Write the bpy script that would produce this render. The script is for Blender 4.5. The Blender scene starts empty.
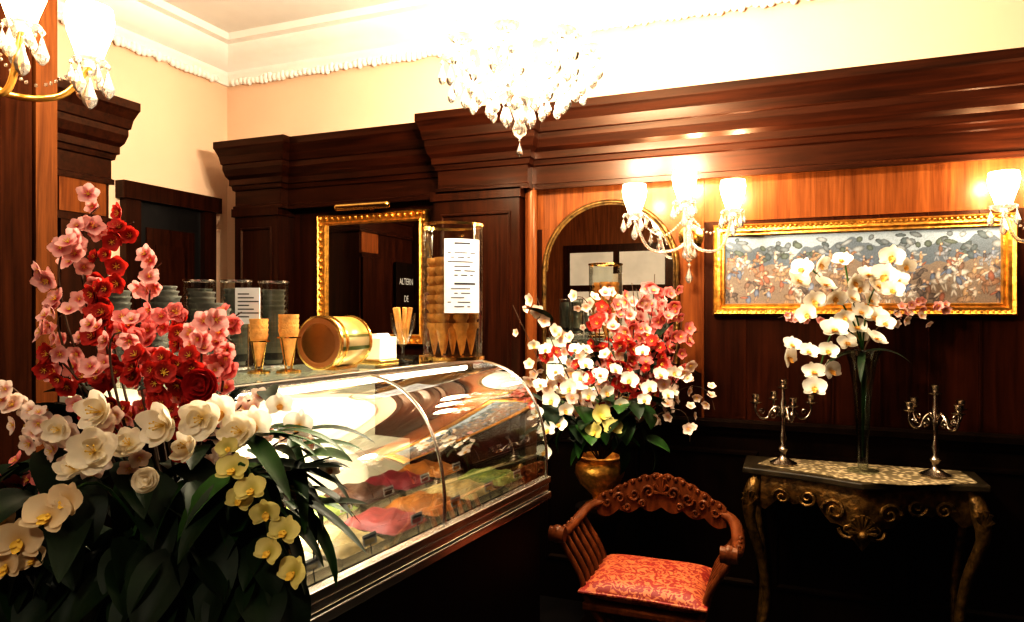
import bpy, math, random
from mathutils import Vector, Matrix, Euler, Quaternion
R = random.Random(7)
scene = bpy.context.scene
col = scene.collection
scene.view_settings.view_transform = 'Standard'
try: scene.view_settings.look = 'High Contrast'
except Exception: pass
pi = math.pi

# ------------------------------------------------------------------ materials
def new_mat(name):
    m = bpy.data.materials.new(name); m.use_nodes = True
    nt = m.node_tree
    return m, nt, nt.nodes['Principled BSDF'], nt.nodes['Material Output']

def plain(name, c, rough=0.5, metal=0.0, emit=None, es=0.0, coat=0.0, bump=0.0, bscale=60, var=0.12, vscale=9, spec=0.5):
    m, nt, b, o = new_mat(name)
    tc = nt.nodes.new('ShaderNodeTexCoord')
    n = nt.nodes.new('ShaderNodeTexNoise'); n.inputs['Scale'].default_value = vscale; n.inputs['Detail'].default_value = 3
    nt.links.new(tc.outputs['Object'], n.inputs['Vector'])
    r = nt.nodes.new('ShaderNodeValToRGB')
    r.color_ramp.elements[0].position = 0.3; r.color_ramp.elements[1].position = 0.7
    r.color_ramp.elements[0].color = (c[0]*(1-var), c[1]*(1-var), c[2]*(1-var), 1)
    r.color_ramp.elements[1].color = (min(1, c[0]*(1+var)), min(1, c[1]*(1+var)), min(1, c[2]*(1+var)), 1)
    nt.links.new(n.outputs['Fac'], r.inputs['Fac']); nt.links.new(r.outputs['Color'], b.inputs['Base Color'])
    b.inputs['Roughness'].default_value = rough; b.inputs['Metallic'].default_value = metal; b.inputs['Specular IOR Level'].default_value = spec
    b.inputs['Coat Weight'].default_value = coat
    if emit: b.inputs['Emission Color'].default_value = (*emit, 1); b.inputs['Emission Strength'].default_value = es
    if bump:
        n2 = nt.nodes.new('ShaderNodeTexNoise'); n2.inputs['Scale'].default_value = bscale; n2.inputs['Detail'].default_value = 4
        nt.links.new(tc.outputs['Object'], n2.inputs['Vector'])
        bp = nt.nodes.new('ShaderNodeBump'); bp.inputs['Strength'].default_value = bump; bp.inputs['Distance'].default_value = 0.01
        nt.links.new(n2.outputs['Fac'], bp.inputs['Height']); nt.links.new(bp.outputs['Normal'], b.inputs['Normal'])
    return m

def wood(name, c1, c2, scale=(26, 26, 1.3), rough=0.36, coat=0.12, spec=0.25):
    m, nt, b, o = new_mat(name)
    tc = nt.nodes.new('ShaderNodeTexCoord'); mp = nt.nodes.new('ShaderNodeMapping')
    mp.inputs['Scale'].default_value = scale
    nt.links.new(tc.outputs['Object'], mp.inputs['Vector'])
    n = nt.nodes.new('ShaderNodeTexNoise'); n.inputs['Scale'].default_value = 1.6; n.inputs['Detail'].default_value = 7; n.inputs['Roughness'].default_value = 0.62; n.inputs['Distortion'].default_value = 0.5
    nt.links.new(mp.outputs['Vector'], n.inputs['Vector'])
    r = nt.nodes.new('ShaderNodeValToRGB')
    r.color_ramp.elements[0].position = 0.32; r.color_ramp.elements[1].position = 0.68
    r.color_ramp.elements[0].color = (*c1, 1); r.color_ramp.elements[1].color = (*c2, 1)
    nt.links.new(n.outputs['Fac'], r.inputs['Fac']); nt.links.new(r.outputs['Color'], b.inputs['Base Color'])
    b.inputs['Roughness'].default_value = rough; b.inputs['Coat Weight'].default_value = coat; b.inputs['Coat Roughness'].default_value = 0.18
    b.inputs['Specular IOR Level'].default_value = spec; b.inputs['Specular Tint'].default_value = (1, 0.68, 0.45, 1)
    bp = nt.nodes.new('ShaderNodeBump'); bp.inputs['Strength'].default_value = 0.12; bp.inputs['Distance'].default_value = 0.004
    nt.links.new(n.outputs['Fac'], bp.inputs['Height']); nt.links.new(bp.outputs['Normal'], b.inputs['Normal'])
    return m

def thin_glass(name, tint=(0.93, 0.97, 0.95), refl=0.10, rough=0.02):
    m = bpy.data.materials.new(name); m.use_nodes = True; nt = m.node_tree
    nt.nodes.remove(nt.nodes['Principled BSDF']); o = nt.nodes['Material Output']
    t = nt.nodes.new('ShaderNodeBsdfTransparent'); t.inputs['Color'].default_value = (*tint, 1)
    g = nt.nodes.new('ShaderNodeBsdfGlossy'); g.inputs['Roughness'].default_value = rough
    lw = nt.nodes.new('ShaderNodeLayerWeight'); lw.inputs['Blend'].default_value = 0.25
    mm = nt.nodes.new('ShaderNodeMath'); mm.operation = 'MULTIPLY_ADD'; mm.inputs[1].default_value = 0.6; mm.inputs[2].default_value = refl; mm.use_clamp = True
    nt.links.new(lw.outputs['Fresnel'], mm.inputs[0])
    mx = nt.nodes.new('ShaderNodeMixShader')
    nt.links.new(mm.outputs[0], mx.inputs['Fac']); nt.links.new(t.outputs[0], mx.inputs[1]); nt.links.new(g.outputs[0], mx.inputs[2])
    nt.links.new(mx.outputs[0], o.inputs['Surface'])
    return m

def shade_mat(name, c, es):
    m = bpy.data.materials.new(name); m.use_nodes = True; nt = m.node_tree
    nt.nodes.remove(nt.nodes['Principled BSDF']); o = nt.nodes['Material Output']
    t = nt.nodes.new('ShaderNodeBsdfTransparent'); e = nt.nodes.new('ShaderNodeEmission')
    e.inputs['Color'].default_value = (*c, 1); e.inputs['Strength'].default_value = es
    mx = nt.nodes.new('ShaderNodeMixShader'); mx.inputs['Fac'].default_value = 0.45
    nt.links.new(t.outputs[0], mx.inputs[1]); nt.links.new(e.outputs[0], mx.inputs[2]); nt.links.new(mx.outputs[0], o.inputs['Surface'])
    return m

def petal_mat(name, inner, outer, rad):
    m, nt, b, o = new_mat(name)
    tc = nt.nodes.new('ShaderNodeTexCoord'); l = nt.nodes.new('ShaderNodeVectorMath'); l.operation = 'LENGTH'
    nt.links.new(tc.outputs['Object'], l.inputs[0])
    d = nt.nodes.new('ShaderNodeMath'); d.operation = 'DIVIDE'; d.inputs[1].default_value = rad
    nt.links.new(l.outputs['Value'], d.inputs[0])
    r = nt.nodes.new('ShaderNodeValToRGB'); r.color_ramp.elements[0].position = 0.12; r.color_ramp.elements[1].position = 0.60
    r.color_ramp.elements[0].color = (*inner, 1); r.color_ramp.elements[1].color = (*outer, 1)
    nt.links.new(d.outputs[0], r.inputs['Fac']); nt.links.new(r.outputs['Color'], b.inputs['Base Color'])
    b.inputs['Roughness'].default_value = 0.6
    tr = nt.nodes.new('ShaderNodeBsdfTranslucent'); nt.links.new(r.outputs['Color'], tr.inputs['Color'])
    mx = nt.nodes.new('ShaderNodeMixShader'); mx.inputs['Fac'].default_value = 0.3
    nt.links.new(b.outputs[0], mx.inputs[1]); nt.links.new(tr.outputs[0], mx.inputs[2]); nt.links.new(mx.outputs[0], o.inputs['Surface'])
    return m

M_wood = wood('mahogany', (0.008, 0.0018, 0.0008), (0.036, 0.0085, 0.0028))
M_woodh = wood('mahogany_horizontal', (0.008, 0.0018, 0.0008), (0.032, 0.0075, 0.0026), scale=(1.3, 26, 26))
M_woodl = wood('mahogany_panel', (0.075, 0.020, 0.0055), (0.19, 0.060, 0.016))  # lighter tone; on the back-wall frieze it stands in for sconce light
M_woodm = wood('mahogany_lower', (0.009, 0.0020, 0.0009), (0.036, 0.0080, 0.0026))
M_woodp = wood('mahogany_matt', (0.010, 0.0026, 0.001), (0.035, 0.0095, 0.003), rough=0.7, coat=0.0, spec=0.05)
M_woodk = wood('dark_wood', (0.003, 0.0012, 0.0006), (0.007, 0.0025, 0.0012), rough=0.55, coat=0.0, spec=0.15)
M_chair = wood('chair_wood', (0.050, 0.013, 0.004), (0.145, 0.042, 0.013), scale=(20, 8, 8))
M_plaster = plain('plaster_peach', (0.74, 0.52, 0.37), 0.85, bump=0.05, var=0.03, vscale=2)
M_white = plain('plaster_white', (0.80, 0.77, 0.72), 0.8, var=0.02)
M_floor = plain('floor_dark', (0.006, 0.0045, 0.004), 0.45, var=0.3)
M_gold = plain('gilt', (0.66, 0.34, 0.075), 0.34, 0.85, bump=0.35, bscale=90, var=0.35, vscale=40)
M_golda = plain('antique_gilt', (0.13, 0.070, 0.018), 0.40, 0.7, bump=0.5, bscale=70, var=0.7, vscale=30)
M_brass = plain('brass', (0.80, 0.52, 0.18), 0.22, 1.0, var=0.1)
M_bask = plain('basket_brass', (0.26, 0.16, 0.05), 0.3, 0.9, var=0.4, vscale=25, bump=0.3)
M_steel = plain('steel', (0.66, 0.63, 0.58), 0.25, 1.0, var=0.08)
M_silver = plain('old_silver', (0.42, 0.36, 0.29), 0.25, 1.0, bump=0.1, var=0.3, vscale=30)
M_mirror = plain('mirror_glass', (0.84, 0.83, 0.80), 0.01, 1.0, var=0.0)
M_glass = thin_glass('case_glass')
M_tube = thin_glass('acrylic', refl=0.05)
M_crys, _nt, _b, _o = new_mat('crystal')
_b.inputs['Transmission Weight'].default_value = 0.85; _b.inputs['Roughness'].default_value = 0.02; _b.inputs['IOR'].default_value = 1.55
_b.inputs['Base Color'].default_value = (1, 0.95, 0.88, 1)
M_bulb = plain('bulb_glow', (1, 0.9, 0.7), 0.5, emit=(1, 0.86, 0.60), es=80)
M_shade = shade_mat('lit_shade', (1.0, 0.84, 0.56), 16.0)
M_led = plain('led_tube', (1, 1, 1), 0.5, emit=(1.0, 0.95, 0.82), es=10)
M_laminate = plain('white_enamel', (0.80, 0.76, 0.64), 0.35, var=0.04)
M_deck = plain('case_deck', (0.42, 0.36, 0.26), 0.3, var=0.1)
M_paper = plain('paper', (0.68, 0.69, 0.72), 0.8, var=0.03)
M_card = plain('card_paper', (0.34, 0.33, 0.32), 0.8, var=0.03)
M_ink = plain('ink', (0.05, 0.05, 0.06), 0.8)
M_black = plain('black', (0.006, 0.005, 0.005), 0.4)
M_leafd = plain('leaf_dark', (0.006, 0.017, 0.004), 0.55, var=0.5, vscale=14, spec=0.25)
M_leaf = plain('leaf_green', (0.020, 0.060, 0.010), 0.5, var=0.5, vscale=14, spec=0.3)
M_twig = plain('twig', (0.07, 0.04, 0.02), 0.8, var=0.4)
M_pink = petal_mat('petal_pink', (0.58, 0.05, 0.08), (0.84, 0.48, 0.44), 0.022)
M_rose = petal_mat('petal_rose', (0.50, 0.02, 0.04), (0.74, 0.25, 0.23), 0.022)
M_red = petal_mat('petal_red', (0.22, 0.003, 0.004), (0.55, 0.045, 0.03), 0.022)
M_wpet = petal_mat('petal_white', (0.72, 0.36, 0.32), (0.84, 0.70, 0.60), 0.022)
M_orch = petal_mat('petal_orchid', (0.78, 0.62, 0.34), (0.88, 0.84, 0.75), 0.03)
M_cream = petal_mat('petal_cream', (0.70, 0.48, 0.20), (0.84, 0.68, 0.44), 0.04)
M_yel = petal_mat('petal_lime', (0.52, 0.46, 0.08), (0.74, 0.66, 0.26), 0.04)
M_stam = plain('stamen', (0.75, 0.50, 0.08), 0.7)
M_wafer = plain('wafer', (0.62, 0.30, 0.085), 0.7, bump=0.4, bscale=160, var=0.25, vscale=40)

m, nt, b, o = new_mat('red_damask')
tc = nt.nodes.new('ShaderNodeTexCoord'); vo = nt.nodes.new('ShaderNodeTexNoise'); vo.inputs['Scale'].default_value = 26; vo.inputs['Distortion'].default_value = 2.2; vo.inputs['Detail'].default_value = 1
nt.links.new(tc.outputs['Object'], vo.inputs['Vector'])
rr = nt.nodes.new('ShaderNodeValToRGB'); rr.color_ramp.elements[0].position = 0.49; rr.color_ramp.elements[1].position = 0.53
rr.color_ramp.elements[0].color = (0.22, 0.014, 0.008, 1); rr.color_ramp.elements[1].color = (0.44, 0.13, 0.045, 1)
nt.links.new(vo.outputs['Fac'], rr.inputs['Fac']); nt.links.new(rr.outputs['Color'], b.inputs['Base Color']); b.inputs['Roughness'].default_value = 0.6
M_damask = m

# ------------------------------------------------------------------ geometry helper
class G:
    def __init__(s): s.v = []; s.f = []; s.m = []; s.sm = []
    def add(s, vs, fs, mi=0, M=None, smooth=False):
        o = len(s.v)
        for p in vs:
            p = Vector(p); s.v.append(M @ p if M is not None else p)
        for f in fs:
            s.f.append([i+o for i in f]); s.m.append(mi); s.sm.append(smooth)
    def box(s, x0, x1, y0, y1, z0, z1, mi=0, M=None):
        vs = [(x0,y0,z0),(x1,y0,z0),(x1,y1,z0),(x0,y1,z0),(x0,y0,z1),(x1,y0,z1),(x1,y1,z1),(x0,y1,z1)]
        s.add(vs, [(0,3,2,1),(4,5,6,7),(0,1,5,4),(1,2,6,5),(2,3,7,6),(3,0,4,7)], mi, M)
    def lathe(s, prof, n=20, mi=0, M=None, smooth=True, cap=True, wob=None):
        vs = []; fs = []
        for k, (r, z) in enumerate(prof):
            for i in range(n):
                a = 2*pi*i/n; q = r*(wob(a, k) if wob else 1)
                vs.append((q*math.cos(a), q*math.sin(a), z))
        for k in range(len(prof)-1):
            for i in range(n):
                j = (i+1) % n
                fs.append((k*n+i, k*n+j, (k+1)*n+j, (k+1)*n+i))
        if cap:
            fs.append(tuple(range(n))[::-1]); fs.append(tuple((len(prof)-1)*n+i for i in range(n)))
        s.add(vs, fs, mi, M, smooth)
    def ball(s, c, r, n=10, mi=0, sc=(1,1,1), M=None):
        k = max(4, n//2+1); prof = [(max(1e-4, r*math.sin(pi*i/k)), -r*math.cos(pi*i/k)) for i in range(k+1)]
        T = Matrix.Translation(c) @ Matrix.Diagonal((*sc, 1))
        s.lathe(prof, n, mi, (M @ T) if M is not None else T)
    def tube(s, pts, rad, n=8, mi=0, M=None, flat=1.0):
        pts = [Vector(p) for p in pts]
        if not hasattr(rad, '__len__'): rad = [rad]*len(pts)
        vs = []; fs = []; up = None
        for i, p in enumerate(pts):
            t = (pts[min(i+1, len(pts)-1)]-pts[max(i-1, 0)]).normalized()
            if up is None:
                up = Vector((0,0,1)) if abs(t.z) < 0.9 else Vector((0,1,0))
            a = (up - t*up.dot(t)).normalized(); bb = t.cross(a); up = a
            for k in range(n):
                th = 2*pi*k/n
                vs.append(p + a*math.cos(th)*rad[i]*flat + bb*math.sin(th)*rad[i])
        for i in range(len(pts)-1):
            for k in range(n):
                j = (k+1) % n; fs.append((i*n+k, i*n+j, (i+1)*n+j, (i+1)*n+k))
        fs.append(tuple(range(n))[::-1]); fs.append(tuple((len(pts)-1)*n+k for k in range(n)))
        s.add(vs, fs, mi, M, True)
    def prism(s, outl, y0, y1, mi=0, M=None):
        n = len(outl)
        vs = [(x, y0, z) for x, z in outl]+[(x, y1, z) for x, z in outl]
        fs = [tuple(range(n)), tuple(range(2*n-1, n-1, -1))]+[(i, i+n, (i+1) % n+n, (i+1) % n) for i in range(n)]
        s.add(vs, fs, mi, M)
    def prismz(s, outl, z0, z1, mi=0, M=None):
        n = len(outl)
        vs = [(x, y, z0) for x, y in outl]+[(x, y, z1) for x, y in outl]
        fs = [tuple(range(n))[::-1], tuple(range(n, 2*n))]+[(i, (i+1) % n, (i+1) % n+n, i+n) for i in range(n)]
        s.add(vs, fs, mi, M)
    def sweep(s, path, prof, mi=0):
        P = [Vector((a, b_)) for a, b_ in path]; n = len(prof); vs = []; fs = []
        for i, p in enumerate(P):
            d1 = (P[i]-P[i-1]).normalized() if i > 0 else (P[1]-P[0]).normalized()
            d2 = (P[i+1]-P[i]).normalized() if i < len(P)-1 else d1
            n1 = Vector((d1.y, -d1.x)); n2 = Vector((d2.y, -d2.x))
            mt = (n1+n2)/(1+n1.dot(n2))
            for o_, z in prof: vs.append((p.x+mt.x*o_, p.y+mt.y*o_, z))
        for i in range(len(P)-1):
            for k in range(n-1): fs.append((i*n+k, (i+1)*n+k, (i+1)*n+k+1, i*n+k+1))
        fs.append(tuple(range(n))); fs.append(tuple((len(P)-1)*n+k for k in range(n))[::-1])
        s.add(vs, fs, mi)
    def frame(s, x0, x1, z0, z1, prof, mi=0, M=None):
        vs = []; fs = []; n = len(prof)
        for (sx, sz, cx, cz) in ((1,1,x0,z0), (-1,1,x1,z0), (-1,-1,x1,z1), (1,-1,x0,z1)):
            for a, o_ in prof: vs.append((cx+sx*a, -o_, cz+sz*a))
        for c in range(4):
            d = (c+1) % 4
            for k in range(n-1): fs.append((c*n+k, d*n+k, d*n+k+1, c*n+k+1))
        s.add(vs, fs, mi, M)
    def mesh(s, name, mats):
        me = bpy.data.meshes.new(name); me.from_pydata([tuple(v) for v in s.v], [], s.f)
        for mm in (mats if isinstance(mats, (list, tuple)) else [mats]): me.materials.append(mm)
        for p, mi, sm in zip(me.polygons, s.m, s.sm): p.material_index = mi; p.use_smooth = sm
        me.update()
        if any(s.sm):
            try: me.set_sharp_from_angle(angle=0.9)
            except Exception: pass
        return me
    def obj(s, name, mats, parent=None, loc=(0,0,0), rot=None, bevel=0, **kw):
        ob = bpy.data.objects.new(name, s.mesh(name, mats)); col.objects.link(ob)
        ob.location = loc
        if rot is not None: ob.rotation_euler = rot
        if parent is not None: ob.parent = parent
        if bevel:
            bm = ob.modifiers.new('bev', 'BEVEL'); bm.width = bevel; bm.segments = 2; bm.limit_method = 'ANGLE'
        for k, v_ in kw.items(): ob[k] = v_
        return ob

def inst(name, me, parent=None, loc=(0,0,0), rot=None, sc=1.0, **kw):
    ob = bpy.data.objects.new(name, me); col.objects.link(ob); ob.location = loc
    if rot is not None:
        ob.rotation_mode = 'QUATERNION' if len(rot) == 4 else 'XYZ'
        if len(rot) == 4: ob.rotation_quaternion = rot
        else: ob.rotation_euler = rot
    ob.scale = (sc, sc, sc) if not hasattr(sc, '__len__') else sc
    if parent is not None: ob.parent = parent
    for k, v_ in kw.items(): ob[k] = v_
    return ob

def thing(name, loc, rz, label, cat, **kw):
    e = bpy.data.objects.new(name, None); col.objects.link(e); e.empty_display_size = 0.1
    e.location = loc; e.rotation_euler = (0, 0, rz); e['label'] = label; e['category'] = cat
    for k, v_ in kw.items(): e[k] = v_
    return e

def lamp(name, loc, energy, color=(1, 0.8, 0.55), radius=0.03, parent=None):
    l = bpy.data.lights.new(name, 'POINT'); l.energy = energy; l.color = color; l.shadow_soft_size = radius
    o = bpy.data.objects.new(name, l); col.objects.link(o); o.location = loc
    if parent is not None: o.parent = parent
    return o

def bez(p0, p1, p2, n=8):
    p0, p1, p2 = Vector(p0), Vector(p1), Vector(p2)
    return [p0*(1-t)**2+p1*2*t*(1-t)+p2*t*t for t in [i/n for i in range(n+1)]]

def cat(pts, n=6):
    P = [Vector(p) for p in pts]; P = [P[0]*2-P[1]]+P+[P[-1]*2-P[-2]]; out = []
    for i in range(1, len(P)-2):
        for k in range(n):
            t = k/n; a, b_, c, d = P[i-1], P[i], P[i+1], P[i+2]
            out.append(0.5*((2*b_)+(c-a)*t+(2*a-5*b_+4*c-d)*t*t+(3*b_-a-3*c+d)*t**3))
    out.append(P[-2]); return out

# ------------------------------------------------------------------ room shell
CE = 3.30
def S(g, name, mat, **kw): return g.obj(name, mat, kind='structure', **kw)
g = G(); g.box(-3.7, 2.3, -1.9, 3.85, -0.1, 0.0); S(g, 'floor', M_floor)
g = G(); g.box(-3.7, 2.3, -1.9, 3.85, CE, CE+0.1); S(g, 'ceiling', M_white)
g = G(); g.box(-3.7, 2.3, 3.75, 3.85, 0, CE); S(g, 'wall_back', M_plaster)
g = G(); g.box(-3.7, -3.6, -1.9, 3.75, 0, CE); S(g, 'wall_left', M_plaster)
g = G(); g.box(2.2, 2.3, -1.9, 3.75, 0, CE); S(g, 'wall_right', M_woodk)
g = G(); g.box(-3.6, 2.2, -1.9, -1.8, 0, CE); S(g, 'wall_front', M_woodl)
# made-up glowing door behind the viewer, added to brighten the arched mirror
g = G(); g.box(-2.75, -1.35, -1.80, -1.75, 0, 2.35, 0)
for x0 in (-2.66, -2.01):
    g.box(x0, x0+0.57, -1.75, -1.745, 0.3, 1.75, 1); g.box(x0, x0+0.57, -1.75, -1.745, 1.83, 2.25, 1)
S(g, 'added_glow_door', [M_woodm, plain('fill_glazing', (0.30, 0.26, 0.22), 0.3, emit=(0.95, 0.75, 0.52), es=0.38, var=0.3, vscale=3)])

g = G()
prof = [(0,3.04),(0.02,3.04),(0.03,3.07),(0.05,3.09),(0.05,3.12),(0.08,3.14),(0.13,3.18),(0.17,3.23),(0.17,3.25),(0.21,3.26),(0.22,CE),(0,CE)]
g.sweep([(-3.6, -1.8), (-3.6, 3.75), (2.2, 3.75)], prof)
rz_ = random.Random(2)
for i in range(72):
    y = 1.2+i*0.035
    if y < 3.65: g.ball((-3.6+0.030, y, 3.05+rz_.uniform(-.006, .006)), 0.022, 8, sc=(0.9, 1.0, rz_.uniform(0.8, 1.7)))
for i in range(120):
    x = -3.52+i*0.035
    g.ball((x, 3.75-0.030, 3.05+rz_.uniform(-.006, .006)), 0.022, 8, sc=(1.0, 0.9, rz_.uniform(0.8, 1.7)))
S(g, 'trim_1', M_white)

cprof = [(0,2.13),(0.018,2.13),(0.018,2.155),(0.008,2.16),(0.008,2.25),(0.020,2.255),(0.024,2.28),(0.035,2.285),(0.035,2.32),(0.050,2.34),(0.062,2.38),(0.062,2.41),(0.070,2.415),(0.078,2.46),(0.094,2.50),(0.100,2.51),(0.100,2.550),(0,2.550)]
g = G(); cp = [(-3.24,3.74),(-3.24,3.46),(-2.90,3.46),(-2.90,3.52),(-1.76,3.52),(-1.76,3.37),(-1.26,3.37),(-1.26,3.44),(2.19,3.44)]
g.sweep(cp, cprof); g.prismz(cp+[(2.19,3.74)], 2.54, 2.549); S(g, 'trim_2', M_woodh)
def pilaster(g, x0, x1, yf, yb, z0, z1, flutes=4, mi=0):
    g.box(x0, x1, yf, yb, z0, z1, mi)
    g.box(x0-0.015, x1+0.015, yf-0.02, yb, z0, z0+0.14, mi); g.box(x0-0.012, x1+0.012, yf-0.018, yb, z1-0.05, z1, mi)
    w = (x1-x0-0.08)/flutes
    for i in range(flutes):
        xa = x0+0.04+i*w
        g.frame(xa+0.006, xa+w-0.006, z0+0.25, z1-0.12, [(0, 0.0), (0.004, 0.014), (0.012, 0.014), (0.018, 0.0)], mi, Matrix.Translation((0, yf, 0)))
g = G(); g.box(-3.0, -1.75, 3.60, 3.74, 0, 2.2); S(g, 'trim_3', M_woodm)
g = G(); pilaster(g, -3.26, -2.92, 3.46, 3.74, 0, 2.14, 1); S(g, 'trim_4', M_wood)
g = G(); pilaster(g, -1.80, -1.30, 3.37, 3.74, 0, 2.14, 1)
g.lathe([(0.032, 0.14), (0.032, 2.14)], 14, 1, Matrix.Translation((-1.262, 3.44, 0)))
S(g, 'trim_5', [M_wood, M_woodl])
g = G(); g.box(-1.30, 2.19, 3.50, 3.74, 0.98, 1.93, 1); g.box(-1.30, 2.19, 3.496, 3.74, 1.93, 2.2, 0)  # sconce light and its falloff put into the wood: lighter frieze, darker below
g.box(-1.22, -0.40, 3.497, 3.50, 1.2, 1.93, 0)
for x in (-0.395, 0.93, 2.0): g.box(x-0.006, x+0.006, 3.490, 3.5, 0.98, 2.14)
x = -0.2
while x < 2.1: g.box(x-0.004, x+0.004, 3.494, 3.5, 0.98, 1.93, 1); x += 0.19
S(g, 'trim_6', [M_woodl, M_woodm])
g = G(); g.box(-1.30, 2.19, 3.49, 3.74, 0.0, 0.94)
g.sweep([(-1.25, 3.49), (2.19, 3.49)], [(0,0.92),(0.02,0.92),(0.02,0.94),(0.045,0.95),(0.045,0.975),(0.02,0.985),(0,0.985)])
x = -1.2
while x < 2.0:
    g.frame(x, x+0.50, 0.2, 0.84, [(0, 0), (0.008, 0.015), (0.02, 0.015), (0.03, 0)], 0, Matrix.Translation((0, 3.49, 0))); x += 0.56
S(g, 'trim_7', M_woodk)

g = G(); g.sweep([(-3.16, 1.68), (-3.16, 2.50), (-3.59, 2.50)], cprof)
g.prismz([(-3.16, 1.68), (-3.16, 2.50), (-3.59, 2.50), (-3.59, 1.68)], 2.54, 2.549); S(g, 'trim_8', M_woodh)
g = G(); g.box(-3.59, -3.16, 1.68, 2.50, 0, 2.14, 0); g.box(-3.16, -3.14, 2.24, 2.48, 0, 1.93, 0)
g.box(-3.16, -3.135, 2.22, 2.505, 1.93, 1.96, 0); g.box(-3.16, -3.152, 2.24, 2.48, 1.97, 2.13, 1)
S(g, 'trim_9', [M_wood, M_woodl])
g = G(); g.box(-3.59, -2.40, 0.3, 1.68, 0, CE-0.001)
g.box(-2.40, -2.385, 0.9, 1.60, 0.3, 3.0, 0); g.box(-2.40, -2.38, 1.61, 1.685, 0, CE-0.001, 1)
S(g, 'trim_10', [M_woodp, wood('mahogany_lit_strip', (0.045, 0.013, 0.004), (0.12, 0.040, 0.011), rough=0.6, coat=0, spec=0.1)])  # pier edge strip coloured lighter to stand in for the sconce light on it
g = G()
g.box(-3.6, -3.55, 2.92, 3.02, 0, 2.15); g.box(-3.6, -3.55, 3.50, 3.60, 0, 2.15); g.box(-3.6, -3.53, 2.89, 3.63, 2.15, 2.25)
g.box(-3.6, -3.585, 3.02, 3.50, 0, 2.15, 1)
for z0, z1 in ((0.2, 0.95), (1.1, 2.0)): g.box(-3.585, -3.575, 3.08, 3.44, z0, z1, 0)
g.box(-3.575, -3.57, 3.14, 3.38, 1.2, 1.9, 2)
S(g, 'door_1', [M_wood, M_black, M_wood])

e = thing('window_sign', (-3.14, 1.80, 1.70), pi/2, 'dark glazed panel with small white lettering', 'sign')
g = G(); g.box(-0.11, 0.20, -0.012, 0, -0.26, 0.22); g.obj('panel', M_woodk, e)
M_let = plain('lettering_white', (0.5, 0.5, 0.48), 0.6, emit=(1, 1, 1), es=0.08)  # faint glow added so the letters look brighter, though they are no lamp
for txt, zz in (('ALTERN', 0.03), ('DE', -0.12)):
    c = bpy.data.curves.new('lettering', 'FONT'); c.body = txt; c.size = 0.080; c.align_x = 'CENTER'
    to = bpy.data.objects.new('tmp', c); col.objects.link(to)
    bpy.context.view_layer.update()
    me = bpy.data.meshes.new_from_object(to.evaluated_get(bpy.context.evaluated_depsgraph_get())); bpy.data.objects.remove(to)
    me.materials.clear(); me.materials.append(M_let)
    lo = inst('lettering', me, e, (0.03, -0.014, zz), (pi/2, 0, 0), (-0.8, 1, 1))

# ------------------------------------------------------------------ mirrors and picture
fprof = [(0, 0), (0, 0.03), (0.010, 0.045), (0.02, 0.03), (0.045, 0.022), (0.055, 0.03), (0.062, 0.018), (0.065, 0.004)]
e = thing('wall_mirror', (-2.33, 3.60, 1.70), 0, 'rectangular mirror in an ornate gilt frame', 'mirror')
g = G(); g.frame(-0.385, 0.385, -0.40, 0.39, fprof, 0)
for i in range(18):
    for zz in (-0.375, 0.365): g.ball((-0.36+i*0.0425, -0.032, zz), 0.013, 8)
for i in range(18):
    for xx in (-0.36, 0.36): g.ball((xx, -0.032, -0.37+i*0.0435), 0.013, 8)
g.obj('frame', M_gold, e)
g = G(); g.box(-0.33, 0.33, -0.008, 0, -0.345, 0.335); g.obj('mirror_glass', M_mirror, e)
e = thing('picture_light', (-2.33, 3.60, 2.115), 0, 'small brass picture light above the gilt mirror', 'lamp')
g = G(); g.tube([(0, 0, 0.0), (0, -0.06, 0.02), (0, -0.12, 0.0)], 0.008); g.ball((0, -0.01, 0), 0.02); g.obj('arm', M_brass, e)
g = G(); g.tube([(-0.17, -0.12, 0), (0.17, -0.12, 0)], 0.022, 12); g.ball((0.17, -0.12, 0), 0.022); g.ball((-0.17, -0.12, 0), 0.022); g.obj('lamp_shade', M_brass, e)

e = thing('arched_mirror', (-0.86, 3.496, 1.05), 0, 'arched wall mirror with slim gilt frame', 'mirror')
out = [(-0.345, 0.0), (0.345, 0.0)]+[(0.345*math.cos(pi*i/24), 0.66+0.345*math.sin(pi*i/24)) for i in range(25)]
g = G(); g.prism(out, -0.01, 0); g.obj('mirror_glass', M_mirror, e)
g = G(); g.tube([(x, -0.012, z) for x, z in out]+[(-0.345, -0.012, 0), ], 0.012, 8)
g.tube([(x*0.955, -0.012, 0.015+z*0.975) for x, z in out], 0.005, 6); g.obj('frame', M_golda, e)

e = thing('framed_tapestry', (0.265, 3.50, 1.695), 0, 'long tapestry picture of riders in wide gilt frame', 'picture')
g = G(); g.frame(-0.61, 0.61, -0.215, 0.215, [(0, 0), (0, 0.03), (0.008, 0.045), (0.02, 0.035), (0.034, 0.038), (0.040, 0.022), (0.05, 0.026), (0.055, 0.006)], 0)
for i in range(56):
    for zz in (-0.199, 0.199): g.ball((-0.585+i*0.0213, -0.036, zz), 0.008, 6)
g.obj('frame', M_gold, e)
NX, NZ = 420, 124; K = 1.24
img = [[None]*NX for _ in range(NZ)]
rt = random.Random(3)
for j in range(NZ):
    for i in range(NX):
        h = j/NZ; n_ = math.sin(i*0.10)*0.04+math.sin(i*0.033+1)*0.06+math.sin(i*0.25)*0.02
        if h > 0.80+n_: c = (0.22, 0.26, 0.30)
        elif h > 0.55+n_*0.6: c = (0.080, 0.10, 0.125)
        else: c = (0.15, 0.115, 0.09)
        k = rt.uniform(0.8, 1.2); img[j][i] = (c[0]*k, c[1]*k, c[2]*k)
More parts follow.
